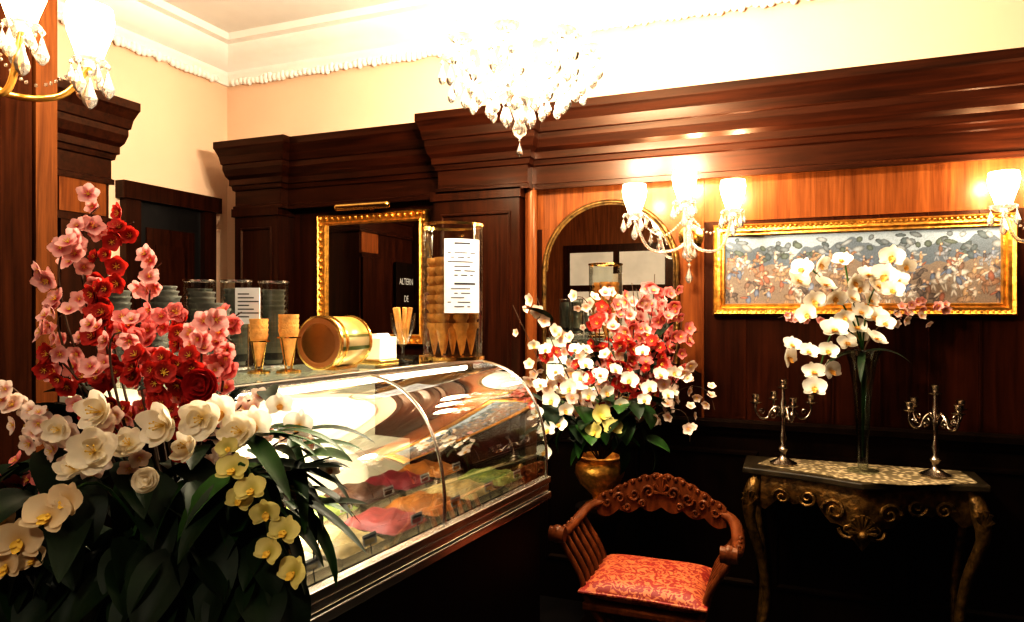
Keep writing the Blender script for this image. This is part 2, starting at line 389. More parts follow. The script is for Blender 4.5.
def ell(cx, cy, a, b_, c, rot=0):
    cx *= K; cy *= K; a *= K; b_ *= K
    ca, sa = math.cos(rot), math.sin(rot); mx = int(max(a, b_)+1)
    for j in range(max(0, int(cy-mx)), min(NZ, int(cy+mx)+1)):
        for i in range(max(0, int(cx-mx)), min(NX, int(cx+mx)+1)):
            dx, dy = i-cx, j-cy; u_, v_ = dx*ca+dy*sa, -dx*sa+dy*ca
            q = (u_/a)**2+(v_/b_)**2
            if q < 1:
                k = 0.56*(1.30-0.95*q)*rt.uniform(0.85, 1.15); img[j][i] = (c[0]*k, c[1]*k, c[2]*k)
for i in range(80): ell(rt.uniform(0, 340), rt.uniform(62, 92), rt.uniform(3, 9), rt.uniform(2, 5), rt.choice([(0.10, 0.13, 0.15), (0.17, 0.20, 0.23), (0.32, 0.35, 0.38), (0.12, 0.15, 0.13)]), rt.uniform(-1, 1))
bodyc = [(0.60, 0.52, 0.44), (0.36, 0.14, 0.09), (0.16, 0.20, 0.30), (0.26, 0.31, 0.42), (0.48, 0.32, 0.19), (0.24, 0.14, 0.10), (0.66, 0.60, 0.54), (0.10, 0.09, 0.11)]
for row, base in ((0, 62), (1, 52), (2, 38), (3, 25), (4, 11)):
    for i in range(18):
        cx = 6+i*19.2+rt.uniform(-8, 8); cy = base+rt.uniform(-5, 5); f = rt.choice((-1, 1)); s_ = rt.uniform(0.8, 1.05)*(1.15 if row > 1 else 0.8)
        if rt.random() < 0.6:
            c = rt.choice([(0.62, 0.57, 0.52), (0.34, 0.19, 0.12), (0.13, 0.10, 0.09), (0.42, 0.28, 0.18), (0.30, 0.32, 0.37)])
            ell(cx, cy, 9*s_, 4*s_, c, rt.uniform(-.3, .4)*f); ell(cx+f*8*s_, cy+4.5*s_, 5.5*s_, 2.4*s_, c, 0.9*f); ell(cx+f*12*s_, cy+7*s_, 3.2*s_, 1.6*s_, c, -0.5*f)
            for q in (-7, -4, 5, 8): ell(cx+q*s_, cy-7.5*s_, 1.2*s_, 5.5*s_, c, rt.uniform(-.6, .6))
            cy += 7*s_
        c = rt.choice(bodyc); ell(cx, cy, 3*s_, 6*s_, c, rt.uniform(-.5, .5)); ell(cx+rt.uniform(-1, 1), cy+7.5*s_, 1.8*s_, 2.1*s_, (0.62, 0.42, 0.30))
        ell(cx+f*5*s_, cy+3*s_, 5*s_, 1.3*s_, rt.choice(bodyc), rt.uniform(-.8, .8)); ell(cx-1, cy-7*s_, 1.4*s_, 5*s_, (0.34, 0.23, 0.17), rt.uniform(-.5, .5))
me = bpy.data.meshes.new('canvas'); X0, X1, Z0, Z1 = -0.56, 0.56, -0.165, 0.165
vs = [(X0+(X1-X0)*i/(NX-1), -0.008, Z0+(Z1-Z0)*j/(NZ-1)) for j in range(NZ) for i in range(NX)]
fs = [(j*NX+i, j*NX+i+1, (j+1)*NX+i+1, (j+1)*NX+i) for j in range(NZ-1) for i in range(NX-1)]
me.from_pydata(vs, [], fs)
ca_ = me.color_attributes.new('Col', 'FLOAT_COLOR', 'POINT')
buf = []
for j in range(NZ):
    for i in range(NX): buf += [*img[j][i], 1.0]
ca_.data.foreach_set('color', buf)
m, nt, b, o = new_mat('tapestry'); at = nt.nodes.new('ShaderNodeVertexColor'); at.layer_name = 'Col'
nt.links.new(at.outputs['Color'], b.inputs['Base Color']); b.inputs['Roughness'].default_value = 0.8
me.materials.append(m); inst('canvas', me, e)

# ------------------------------------------------------------------ crystal fittings
g = G()
g.lathe([(0.0005, 0), (0.004, -0.004), (0.006, -0.008), (0.004, -0.012), (0.0005, -0.016)], 6, 0, None, False)
g.lathe([(0.0005, -0.016), (0.003, -0.022), (0.008, -0.038), (0.0125, -0.052), (0.010, -0.062), (0.004, -0.069), (0.0005, -0.071)], 8, 0, None, False)
ME_drop = g.mesh('crystal_drop', M_crys)
g = G(); g.lathe([(0.002, 0), (0.010, 0.006), (0.0125, 0.018), (0.009, 0.036), (0.003, 0.055), (0.0005, 0.066)], 12); ME_bulb = g.mesh('bulb', M_bulb)
def drop(par, p, s=1.0): return inst('crystal_drop', ME_drop, par, p, (0, 0, R.uniform(0, 3)), s)
def beads(par, pts, r=0.006, step=0.014):
    g = G(); P = cat(pts, 12); L = 0
    g.ball(P[0], r, 6)
    for a, b_ in zip(P, P[1:]):
        L += (b_-a).length
        if L >= step: g.ball(b_, r, 6); L = 0
    g.obj('bead_chain', M_crys, par)

def sconce(loc, rz, arms, label, shade_s=1.0, power=9, cs=1.0, am_mat=None):
    e = thing('crystal_sconce', loc, rz, label, 'wall lamp', group='crystal wall sconces')
    g = G(); g.lathe([(0.055, 0), (0.06, 0.012), (0.04, 0.02), (0.02, 0.035), (0.012, 0.06)], 18, 0, Matrix.Rotation(pi/2, 4, 'X')); g.obj('backplate', M_brass, e)
    g = G(); g.lathe([(0.002, -0.13), (0.014, -0.12), (0.024, -0.10), (0.012, -0.07), (0.026, -0.04), (0.018, 0.0), (0.01, 0.03), (0.02, 0.07), (0.012, 0.12), (0.006, 0.17), (0.0005, 0.2)], 14, 0, Matrix.Translation((0, -0.08, 0)))
    g.obj('stem', M_crys, e)
    for (x, y, z) in arms:
        g = G(); g.tube(cat([(0, -0.08, -0.02), (x*0.3, -0.08+(y+0.08)*0.3, -0.075*cs), (x*0.75, -0.08+(y+0.08)*0.75, -0.07*cs), (x, y, z-0.03)], 6), 0.0075*cs, 8); am = g.obj('arm', am_mat or M_crys, e)
        g = G(); g.lathe([(0.008, z-0.035), (0.03, z-0.03), (0.052, z-0.012), (0.05, z-0.008), (0.02, z-0.018), (0.013, z-0.01), (0.013, z+0.03)], 16, 0, Matrix.Translation((x, y, 0))); g.obj('drip_pan', M_crys, am)
        s = shade_s; g = G()
        g.lathe([(0.030*s, z+0.0), (0.036*s, z+0.02*s), (0.050*s, z+0.06*s), (0.056*s, z+0.095*s), (0.052*s, z+0.125*s)], 20, 0, Matrix.Translation((x, y, 0)), cap=False); g.obj('lamp_shade', M_shade, am)
        inst('bulb', ME_bulb, am, (x, y, z+0.02))
        lamp('bulb_light', (x, y, z+0.11*s), power, parent=e)
        for k in range(6):
            a = k*pi/3+0.3; drop(am, (x+0.05*math.cos(a), y+0.05*math.sin(a), z-0.012), cs*(1.15 if k % 2 else 0.8))
        drop(am, (x, y, z-0.035), cs*1.3)
        beads(e, [(x, y, z-0.02), (x*0.5, (y-0.08)*0.5, z-0.10), (0, -0.08, 0.10)])
    for k in range(5):
        a = k*2*pi/5; drop(e, (0.025*math.cos(a), -0.08+0.025*math.sin(a), -0.04), cs)
    drop(e, (0, -0.08, -0.13), cs*1.4)
    return e
sconce((-0.45, 3.496, 1.86), 0, [(-0.21, -0.33, 0.09), (0.0, -0.24, 0.15), (0.21, -0.22, 0.10)], 'three-armed crystal wall sconce with lit cream shades', 1.0, 18)
sconce((0.98, 3.49, 1.86), 0, [(-0.19, -0.17, 0.07), (0.19, -0.2, 0.07), (0.02, -0.26, 0.12)], 'crystal wall sconce beside the framed tapestry', 1.0, 13)
M_amber = plain('amber_glass', (0.75, 0.42, 0.10), 0.12, 0.6, coat=0.6)
sconce((-2.385, 1.36, 2.27), pi/2, [(0.20, -0.33, 0.03), (0.05, -0.24, 0.10), (-0.2, -0.3, 0.03)], 'crystal wall sconce glowing on the mahogany pier', 1.25, 8, 1.4, M_amber)

# chandelier
CZ = 2.04; SC = 0.88
e = thing('chandelier', (-0.79, 2.05, CZ), 0, 'large lit crystal chandelier hanging from the ceiling', 'chandelier')
e.scale = (SC, SC, SC); TOP = (CE-CZ)/SC
g = G(); g.lathe([(0.004, 0.0), (0.022, 0.015), (0.028, 0.035), (0.015, 0.06), (0.03, 0.10), (0.05, 0.14), (0.02, 0.18), (0.012, 0.24), (0.03, 0.30), (0.05, 0.36), (0.02, 0.44), (0.01, 0.5), (0.03, 0.58), (0.01, 0.64)], 16); g.obj('column', M_crys, e)
g = G(); g.tube([(0, 0, 0.64), (0, 0, TOP-0.01)], 0.006, 8); g.lathe([(0.06, TOP-0.001), (0.05, TOP-0.03), (0.015, TOP-0.06)], 18); g.obj('suspension_rod', M_brass, e)
NA = 8
for i in range(NA):
    a = 2*pi*i/NA+0.2; c, s = math.cos(a), math.sin(a)
    g = G(); g.tube([Vector((c*r, s*r, z)) for r, z in [(0.03, 0.26), (0.09, 0.20), (0.16, 0.19), (0.22, 0.23), (0.24, 0.29)]], 0.008, 8); am = g.obj('arm', M_crys, e)
    g = G(); g.lathe([(0.01, 0.285), (0.035, 0.295), (0.048, 0.31), (0.018, 0.305), (0.012, 0.31), (0.012, 0.36)], 14, 0, Matrix.Translation((c*0.24, s*0.24, 0))); g.obj('candle_cup', M_crys, am)
    inst('bulb', ME_bulb, am, (c*0.24, s*0.24, 0.36), sc=1.3)
    for k in range(4):
        b_ = a+k*pi/2+0.5; drop(am, (c*0.24+0.045*math.cos(b_), s*0.24+0.045*math.sin(b_), 0.29-0.05*(k % 2)), 1.25)
    drop(am, (c*0.17, s*0.17, 0.185), 1.3); drop(am, (c*0.20, s*0.20, 0.21), 1.3)
    drop(am, (c*0.10, s*0.10, 0.16), 1.2)
    a2 = a+2*pi/NA
    beads(e, [(c*0.24, s*0.24, 0.31), (0.2*math.cos(a+pi/NA), 0.2*math.sin(a+pi/NA), 0.24), (math.cos(a2)*0.24, math.sin(a2)*0.24, 0.31)])
    beads(e, [(c*0.05, s*0.05, 0.55), (c*0.12, s*0.12, 0.42), (c*0.24, s*0.24, 0.32)], 0.007)
    lamp('bulb_light', (c*0.24, s*0.24, 0.50), 34, (1, 0.86, 0.66), 0.03, e)
for i in range(6):
    a = i*pi/3; drop(e, (0.05*math.cos(a), 0.05*math.sin(a), 0.12), 1.1)
drop(e, (0, 0, 0.0), 0.9)

# ------------------------------------------------------------------ display counter
CR = -math.radians(6.5); P0 = Vector((-0.968, 1.187, 0)); LN = 1.25
dv = Vector((math.sin(-CR), math.cos(CR), 0)); wv = Vector((-math.cos(CR), math.sin(-CR), 0))
def CL(w, l, z): return P0+dv*l+wv*w+Vector((0, 0, z))
e = thing('display_counter', P0, CR, 'curved-glass gelato display counter with dark wood front', 'display case')
g = G(); g.box(-0.84, -0.03, 0.0, LN, 0.08, 0.80); g.box(-0.82, -0.06, 0.02, LN-0.02, 0, 0.08)
g.box(-0.84, -0.015, -0.005, LN+0.005, 0.80, 0.815, 1)
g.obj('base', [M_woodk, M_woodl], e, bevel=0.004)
g = G(); g.box(-0.02, 0.012, -0.01, LN+0.01, 0.815, 0.840); g.box(-0.02, 0.002, -0.01, LN+0.01, 0.843, 0.868); g.box(-0.03, 0.010, -0.01, LN+0.01, 0.872, 0.895); g.box(-0.03, -0.018, -0.01, LN+0.01, 0.82, 0.895)
g.obj('front_rail', M_steel, e, bevel=0.003)
g = G(); g.box(-0.84, -0.03, 0.0, LN, 0.82, 0.86, 1); g.box(-0.84, -0.80, 0, LN, 0.86, 1.30); g.box(-0.80, -0.62, 0, LN, 0.86, 0.98)
g.obj('interior_deck', [M_laminate, M_deck], e)
g = G(); g.box(-0.84, -0.16, -0.03, -0.004, 0.82, 1.26); g.obj('end_panel', M_woodk, e, bevel=0.004)
gp = [(-0.005, 0.895), (-0.004, 0.98), (-0.015, 1.06), (-0.04, 1.14), (-0.085, 1.215), (-0.15, 1.27), (-0.22, 1.298), (-0.29, 1.31)]
gp = [(v.x, v.y) for v in cat([(a, b_, 0) for a, b_ in gp], 4)]
def strip(l0, l1):
    g = G(); n = len(gp)
    g.add([(x, l0, z) for x, z in gp]+[(x, l1, z) for x, z in gp], [(i, i+1, n+i+1, n+i) for i in range(n-1)], 0, None, True); return g
for l0, l1 in ((0.005, 0.575), (0.583, LN-0.005)):
    strip(l0, l1).obj('curved_glass', M_glass, e)
for l in (0.579, LN-0.001, 0.001):
    g = G(); g.tube([(x, l, z) for x, z in gp], 0.005, 6); g.obj('glass_joint', M_steel, e)
for l in (0.003, LN-0.003):
    g = G(); pts = [(x, l, z) for x, z in gp]+[(-0.80, l, 1.31), (-0.80, l, 0.895)]
    g.add(pts, [tuple(range(len(pts)))]); g.obj('end_glass', M_glass, e)
g = G(); g.box(-0.84, -0.28, 0.0, LN, 1.308, 1.322); g.obj('top_glass', M_glass, e)
g = G(); g.box(-0.305, -0.275, 0, LN, 1.300, 1.3215); g.obj('top_rail', M_steel, e, bevel=0.003)
g = G(); g.tube([(-0.33, 0.04, 1.285), (-0.33, LN-0.04, 1.285)], 0.011, 10); g.obj('light_tube', M_led, e)
l = bpy.data.lights.new('case_light', 'AREA'); l.shape = 'RECTANGLE'; l.size = 0.06; l.size_y = 1.0; l.energy = 2.5; l.color = (1, 0.88, 0.66)
lo = bpy.data.objects.new('case_light', l); col.objects.link(lo); lo.parent = e; lo.location = (-0.33, 0.65, 1.268)
l = bpy.data.lights.new('case_light', 'AREA'); l.shape = 'RECTANGLE'; l.size = 0.06; l.size_y = 0.4; l.energy = 14; l.color = (1, 0.94, 0.82)
lo = bpy.data.objects.new('case_light', l); col.objects.link(lo); lo.parent = e; lo.location = (-0.45, 0.20, 1.268)

gc = [(0.38, 0.27, 0.12), (0.06, 0.022, 0.010), (0.34, 0.07, 0.06), (0.14, 0.17, 0.035), (0.42, 0.35, 0.24), (0.34, 0.12, 0.018), (0.16, 0.012, 0.018), (0.13, 0.055, 0.02)]
gm = [plain('gelato_%d' % i, c, 0.5, bump=0.6, bscale=40, var=0.3, vscale=25) for i, c in enumerate(gc)]
pm = G(); pm.box(-0.10, 0.10, -0.085, 0.085, 0, 0.004)
for a in ((-0.10, -0.098, -0.085, 0.085), (0.098, 0.10, -0.085, 0.085), (-0.10, 0.10, -0.085, -0.083), (-0.10, 0.10, 0.083, 0.085)): pm.box(a[0], a[1], a[2], a[3], 0, 0.035)
ME_pan = pm.mesh('pan', M_steel)
def gelato_mesh(mat, seed):
    rr_ = random.Random(seed); ph = rr_.uniform(0, 6); g = G(); n = 14; vs = []
    for j in range(n):
        for i in range(n):
            x = -0.097+0.194*i/(n-1); y = -0.082+0.164*j/(n-1); u_, v_ = i/(n-1)*2-1, j/(n-1)*2-1
            z = 0.033+0.030*((1-u_**4)*(1-v_**4))**0.6+0.007*math.sin(8*u_+ph+4*v_)*(1-abs(u_)**3)*(1-abs(v_)**3)
            vs.append((x, y, z))
    g.add(vs, [(j*n+i, j*n+i+1, (j+1)*n+i+1, (j+1)*n+i) for j in range(n-1) for i in range(n-1)], 0, None, True)
    return g.mesh('gelato', mat)
gme = [gelato_mesh(mm, i) for i, mm in enumerate(gm)]
names = ['cream', 'chocolate', 'pink strawberry', 'pistachio green', 'white milk', 'caramel', 'dark berry', 'hazelnut']
k = 0
order = [4, 0, 2, 5, 0, 3, 0, 4, 3, 1, 6, 5]
for rw in range(2):
    for i in range(6):
        ix = order[rw*6+i]; p = CL(0.17+rw*0.26, 0.12+i*0.2, 0.861)
        pe = thing('gelato_pan', p, CR, 'steel pan of %s gelato in the case' % names[ix], 'ice cream', group='gelato pans in the display case')
        inst('pan', ME_pan, pe); inst('gelato', gme[ix], pe)
        q = CL(0.045+rw*0.255, 0.12+i*0.2, 0.861)
        g = G(); M = Matrix.Rotation(-0.18, 4, 'Y')
        g.box(-0.0015, 0.0, -0.026, 0.026, 0.050, 0.078, 0, M); g.box(-0.0, 0.0012, -0.022, 0.022, 0.067, 0.072, 1, M); g.box(0.0, 0.0012, -0.020, 0.015, 0.054, 0.064, 2, M)
        g.tube([(0, 0, 0.0), (-0.010, 0, 0.052)], 0.0015, 5, 1)
        g.obj('flavour_card', [M_card, M_ink, gm[ix]], None, q, (0, 0, CR), label='small white flavour card standing at a gelato pan', category='card', group='flavour cards in the display case')
        k += 1

# ------------------------------------------------------------------ things on the counter
TZ = 1.3225
g = G(); g.lathe([(0.003, 0), (0.010, 0.03), (0.022, 0.095), (0.028, 0.10), (0.028, 0.118), (0.026, 0.118), (0.0205, 0.097), (0.012, 0.06), (0.004, 0.03)], 12, 0, None, True); ME_cone = g.mesh('wafer_cone', M_wafer)
c0 = CL(0.325, 1.115, TZ)
e = thing('cone_dispenser', c0, CR, 'tall clear acrylic cylinder dispenser filled with wafer cones', 'dispenser')
g = G(); g.lathe([(0.112, 0.012), (0.112, 0.49)], 36, cap=False); g.obj('cylinder', M_tube, e)
g = G(); g.lathe([(0.118, 0), (0.118, 0.012), (0.02, 0.012)], 36); g.obj('base', M_brass, e)
g = G(); g.lathe([(0.108, 0.487), (0.116, 0.487), (0.116, 0.497), (0.108, 0.497), (0.108, 0.487)], 36, cap=False); g.obj('rim', M_brass, e)
pts = [-pi/2-math.radians(52)+math.radians(72)*a/12+1.22 for a in range(13)]
g = G(); n = len(pts)
vs = [(0.1145*math.cos(t), 0.1145*math.sin(t), z) for z in (0.17, 0.435) for t in pts]
g.add(vs, [(i, i+1, n+i+1, n+i) for i in range(n-1)], 0, None, True)
rs = random.Random(5)
for r_ in range(15):
    z = 0.415-r_*0.016; i0 = 1+rs.randint(0, 2); i1 = 10-rs.randint(0, 4)
    if r_ in (1, 8): continue
    hh = 0.007 if r_ in (0, 9) else 0.0035
    for i in range(i0, i1):
        if rs.random() < 0.18 and hh < 0.005: continue
        ta, tb = pts[i], pts[i+1]
        g.add([(0.1150*math.cos(ta), 0.1150*math.sin(ta), z), (0.1150*math.cos(tb), 0.1150*math.sin(tb), z), (0.1150*math.cos(tb), 0.1150*math.sin(tb), z+hh), (0.1150*math.cos(ta), 0.1150*math.sin(ta), z+hh)], [(0, 1, 2, 3)], 1)
g.obj('paper_notice', [M_paper, M_ink], e, label='white printed price notice')
for i in range(7):
    a = i*2*pi/6+0.4; rr0 = 0.0 if i == 6 else 0.068
    for k in range(8 if i != 2 else 5):
        p = c0+Vector((rr0*math.cos(a), rr0*math.sin(a), 0.016+k*0.034))
        inst('wafer_cone', ME_cone, None, p, (0, 0, 0), label='golden wafer ice cream cone in a stack', category='cone', group='wafer cones in the clear dispenser')

# drum tin
p = CL(0.40, 0.57, TZ+0.083)
m, nt, b, o = new_mat('tin_band')
tc = nt.nodes.new('ShaderNodeTexCoord'); sx = nt.nodes.new('ShaderNodeSeparateXYZ'); nt.links.new(tc.outputs['Object'], sx.inputs[0])
rr = nt.nodes.new('ShaderNodeValToRGB'); mr = nt.nodes.new('ShaderNodeMapRange'); mr.inputs['From Min'].default_value = -0.075; mr.inputs['From Max'].default_value = 0.075
nt.links.new(sx.outputs['Z'], mr.inputs['Value']); nt.links.new(mr.outputs[0], rr.inputs['Fac'])
cr = rr.color_ramp; cr.interpolation = 'CONSTANT'
cr.elements[0].color = (0.50, 0.34, 0.14, 1); cr.elements[1].position = 0.34; cr.elements[1].color = (0.10, 0.13, 0.04, 1)
for ps, c in ((0.42, (0.52, 0.42, 0.24, 1)), (0.60, (0.12, 0.13, 0.04, 1)), (0.66, (0.56, 0.36, 0.12, 1)), (0.92, (0.60, 0.38, 0.10, 1))):
    x = cr.elements.new(ps); x.color = c
nt.links.new(rr.outputs['Color'], b.inputs['Base Color']); b.inputs['Roughness'].default_value = 0.3; b.inputs['Metallic'].default_value = 0.6
M_tin = m; TR = (0, 0, math.radians(92)); MY = Matrix.Rotation(pi/2, 4, 'Y')
e = thing('drum_tin', p, 0, 'drum-shaped gilt tin on its side with green and cream label', 'tin')
g = G(); g.lathe([(0.072, -0.080), (0.076, -0.075), (0.078, 0), (0.076, 0.075), (0.072, 0.080)], 32, 0, MY); g.obj('body', M_tin, e, rot=TR)
for zz in (-0.080, 0.080, -0.050):
    g = G(); g.lathe([(0.076, zz-0.006), (0.081, zz-0.004), (0.081, zz+0.004), (0.076, zz+0.006)], 32, 0, MY); g.obj('hoop', M_brass, e, rot=TR)
M_lid = plain('tin_lid', (0.26, 0.10, 0.03), 0.4, 0.2)
g = G(); g.lathe([(0.074, -0.086), (0.060, -0.0875), (0.058, -0.085), (0.003, -0.085)], 32, 0, MY); g.obj('lid', M_lid, e, rot=TR)
g = G(); g.box(-0.06, 0.06, -0.04, 0.04, -0.083, -0.074); g.obj('stand', M_brass, e, rot=TR)

e = thing('napkin_box', CL(0.42, 0.80, TZ), CR, 'white napkin box with a brass base', 'box')
g = G(); g.box(-0.05, 0.05, -0.05, 0.05, 0.0, 0.015); g.obj('base', M_brass, e, bevel=0.003)
g = G(); g.box(-0.045, 0.045, -0.045, 0.045, 0.015, 0.09); g.obj('box', M_laminate, e, bevel=0.004)
g = G(); g.prism([(-0.03, 0.09), (0.03, 0.09), (0.02, 0.103), (-0.02, 0.1)], -0.03, 0.03); g.obj('napkin', M_paper, e)

e = thing('goblet', CL(0.41, 0.925, TZ), 0, 'clear glass goblet holding crisp wafers', 'glass')
g = G(); g.lathe([(0.035, 0), (0.035, 0.004), (0.006, 0.01), (0.006, 0.05), (0.025, 0.075), (0.042, 0.12), (0.046, 0.17)], 24, cap=False); g.obj('bowl', M_tube, e)
g = G()
for i in range(7): a = i*0.9; g.tube([(0.008*math.cos(a), 0.008*math.sin(a), 0.062), (0.03*math.cos(a), 0.03*math.sin(a), 0.19)], 0.007, 6)
g.obj('wafer_roll', M_wafer, e)
for (w, l_, s, lab) in ((0.42, 0.40, 1.0, 'tall brass holder with stacked golden cones'), (0.48, 0.345, 0.9, 'slim holder with small golden cones')):
    e = thing('cone_holder', CL(w, l_, TZ), 0, lab, 'holder')
    g = G(); g.lathe([(0.035*s, 0), (0.035*s, 0.006), (0.008, 0.012)], 20)
    for a in range(4): t = a*pi/2; g.tube([(0.01*math.cos(t), 0.01*math.sin(t), 0.01), (0.030*s*math.cos(t), 0.030*s*math.sin(t), 0.10*s)], 0.002, 5)
    g.lathe([(0.030*s, 0.10*s), (0.034*s, 0.10*s), (0.034*s, 0.104*s), (0.030*s, 0.104*s), (0.03*s, 0.10*s)], 20, cap=False)
    g.obj('rack', M_brass, e)
    g = G()
    for k in range(4): g.lathe([(0.004, 0.02+k*0.014), (0.029*s, 0.12*s+k*0.014), (0.029*s, 0.126*s+k*0.014), (0.02*s, 0.11*s+k*0.014)], 16)
    g.obj('stacked_cone', M_wafer, e)
M_cupd = plain('cup_grey', (0.14, 0.14, 0.12), 0.5)
def cup_mesh(c, nm):
    g = G(); g.lathe([(0.025, 0), (0.033, 0.045), (0.036, 0.048), (0.036, 0.052), (0.032, 0.052), (0.024, 0.004)], 16, 0)
    g.lathe([(0.0285, 0.012), (0.0325, 0.034)], 16, 1, cap=False); return g.mesh(nm, [M_cupd, c])
cups = [cup_mesh(plain('cup_band_dark', (0.012, 0.028, 0.022), 0.5), 'paper_cup'), cup_mesh(plain('cup_band_black', (0.010, 0.010, 0.010), 0.5), 'paper_cup')]
si = 0
for (w, l_, h) in ((0.50, 0.22, 9), (0.58, 0.26, 10), (0.57, 0.12, 11), (0.66, 0.18, 12), (0.66, 0.30, 12), (0.75, 0.10, 12), (0.75, 0.24, 13), (0.52, 0.05, 9)):
    for k in range(h):
        inst('paper_cup', cups[si % 2], None, CL(w, l_, TZ+k*0.0165), (0, 0, 0), label='small grey paper gelato cup with %s band' % ('green' if si % 2 == 0 else 'black'), category='paper cup', group='stacked paper cups on the counter')
    si += 1
for (w, l_) in ((0.66, 0.42), (0.75, 0.36), (0.62, 0.53)):
    e = thing('cup_tube', CL(w, l_, TZ), 0, 'clear acrylic tube dispenser for cups', 'dispenser')
    g = G(); g.lathe([(0.045, 0.005), (0.045, 0.27)], 24, cap=False); g.obj('cylinder', M_tube, e)
    g = G(); g.lathe([(0.05, 0), (0.05, 0.008), (0.01, 0.01)], 24); g.obj('base', M_steel, e)
    g = G(); g.lathe([(0.044, 0.266), (0.047, 0.266), (0.047, 0.272), (0.044, 0.272), (0.044, 0.266)], 24, cap=False); g.obj('rim', M_steel, e)
    for k in range(12): inst('paper_cup', cups[1], None, CL(w, l_, TZ+0.012+k*0.0165), (0, 0, 0), label='small grey paper gelato cup with black band', category='paper cup', group='stacked paper cups on the counter')
e = thing('sign_holder', CL(0.54, 0.36, TZ), math.radians(20), 'small white notice card on a slim steel stand', 'sign')
g = G(); g.box(-0.03, 0.03, -0.02, 0.02, 0, 0.005); g.tube([(0, 0, 0), (0, 0, 0.15)], 0.003, 6); g.obj('stand', M_steel, e)
g = G(); g.box(-0.036, 0.036, -0.006, -0.002, 0.14, 0.245)
for r_ in range(7): g.box(-0.028, 0.012+0.014*((r_*7) % 3-0.5), -0.0065, -0.006, 0.225-r_*0.011, 0.2285-r_*0.011, 1)
g.obj('card', [M_paper, M_ink], e)

# ------------------------------------------------------------------ flowers
def petal(g, Rr, phi, W, ang, n=5, k=3, z0=0, mi=0, cup=0.6, a=0.75):
    vs = []; ca, sa = math.cos(ang), math.sin(ang)
    for i in range(n+1):
        u = i/n; w = W*max(0.0, math.sin(pi*(0.06+0.90*u**a)))**0.7
        for j in range(-k, k+1):
            s = w*j/k; r = Rr*math.sin(phi*u)-cup*s*s/(2*max(W, 1e-3))*0.5*math.sin(phi*u); z = z0+Rr*(1-math.cos(phi*u))+cup*s*s/(2*W)*math.cos(phi*u)
            vs.append((r*ca-s*sa, r*sa+s*ca, z))
    m_ = 2*k+1
    g.add(vs, [(i*m_+j, i*m_+j+1, (i+1)*m_+j+1, (i+1)*m_+j) for i in range(n) for j in range(2*k)], mi, None, True)
def blossom(mat, nm, r=0.022, double=False):
    g = G()
    for i in range(5): petal(g, r*1.5, 0.72, r*0.50, i*2*pi/5, 4, 2, a=0.95)
    if double:
        for i in range(5): petal(g, r*1.0, 0.95, r*0.40, i*2*pi/5+0.6, 4, 2, 0.002, a=0.95)
    g.ball((0, 0, 0.003), r*0.12, 6, 1)
    for i in range(6): a = i*pi/3; g.tube([(0, 0, 0.002), (r*0.3*math.cos(a), r*0.3*math.sin(a), r*0.4)], r*0.03, 4, 1)
    return g.mesh(nm, [mat, M_stam])
def orchid(mat, nm, r=0.045, lipm=M_yel):
    g = G()
    for a in (90, 212, 328): petal(g, r*1.6, 0.60, r*0.32, math.radians(a), 5, 2, 0)
    for a in (20, 160): petal(g, r*1.7, 0.58, r*0.58, math.radians(a), 6, 3, 0.003, a=0.9)
    petal(g, r*0.45, 1.3, r*0.20, math.radians(270), 4, 2, 0.004, 1); petal(g, r*0.3, 1.3, r*0.12, math.radians(230), 4, 2, 0.006, 1); petal(g, r*0.3, 1.3, r*0.12, math.radians(310), 4, 2, 0.006, 1)
    g.ball((0, 0, r*0.12), r*0.08, 8, 1)
    return g.mesh(nm, [mat, lipm])
def rose(mat, nm, r=0.032):
    g = G()
    for L, (rad, phi, W, n_) in enumerate(((r*1.1, 1.05, r*0.85, 6), (r*0.85, 1.45, r*0.70, 5), (r*0.60, 1.85, r*0.52, 4), (r*0.36, 2.1, r*0.36, 3))):
        for i in range(n_): petal(g, rad, phi, W, i*2*pi/n_+L*0.5, 6, 3, L*0.003, 0, 0.7, 0.75)
    g.ball((0, 0, r*0.35), r*0.2, 8, 0)
    return g.mesh(nm, [mat])
def lily(mat, nm, r=0.036):
    g = G()
    for i in range(3): petal(g, r*1.25, 1.0, r*0.52, i*2*pi/3, 7, 3, -0.002, 0, 0.7, 0.95)
    for i in range(3): petal(g, r*0.95, 1.45, r*0.50, i*2*pi/3+pi/3, 7, 3, 0.0, 0, 0.8, 0.9)
    petal(g, r*0.55, 1.9, r*0.40, 0.4, 6, 3, 0.002, 0, 0.8, 0.9); petal(g, r*0.5, 1.9, r*0.36, 3.3, 6, 3, 0.002, 0, 0.8, 0.9)
    for i in range(5): a = i*1.26; g.tube([(0, 0, 0), (r*0.18*math.cos(a), r*0.18*math.sin(a), r*0.7)], r*0.02, 4, 1); g.ball((r*0.18*math.cos(a), r*0.18*math.sin(a), r*0.72), r*0.05, 6, 1)
    return g.mesh(nm, [mat, M_stam])
B_pink = blossom(M_pink, 'pink_blossom'); B_rose = blossom(M_rose, 'rose_blossom'); B_red = blossom(M_red, 'red_blossom', double=True); B_wht = blossom(M_wpet, 'white_blossom')
M_lip = plain('orchid_lip', (0.62, 0.32, 0.06), 0.6)
O_wht = orchid(M_orch, 'white_orchid', 0.045, M_lip); O_crm = orchid(M_cream, 'cream_orchid', 0.045, M_stam); O_lime = orchid(M_yel, 'lime_orchid', 0.045, M_stam)
M_wrose = petal_mat('petal_ivory', (0.78, 0.62, 0.28), (0.88, 0.81, 0.66), 0.030)
M_rrose = petal_mat('petal_crimson', (0.20, 0.003, 0.004), (0.42, 0.018, 0.018), 0.035)
RS_w = rose(M_wrose, 'ivory_rose'); LY_w = lily(M_wrose, 'ivory_lily'); RS_r = rose(M_rrose, 'crimson_rose')

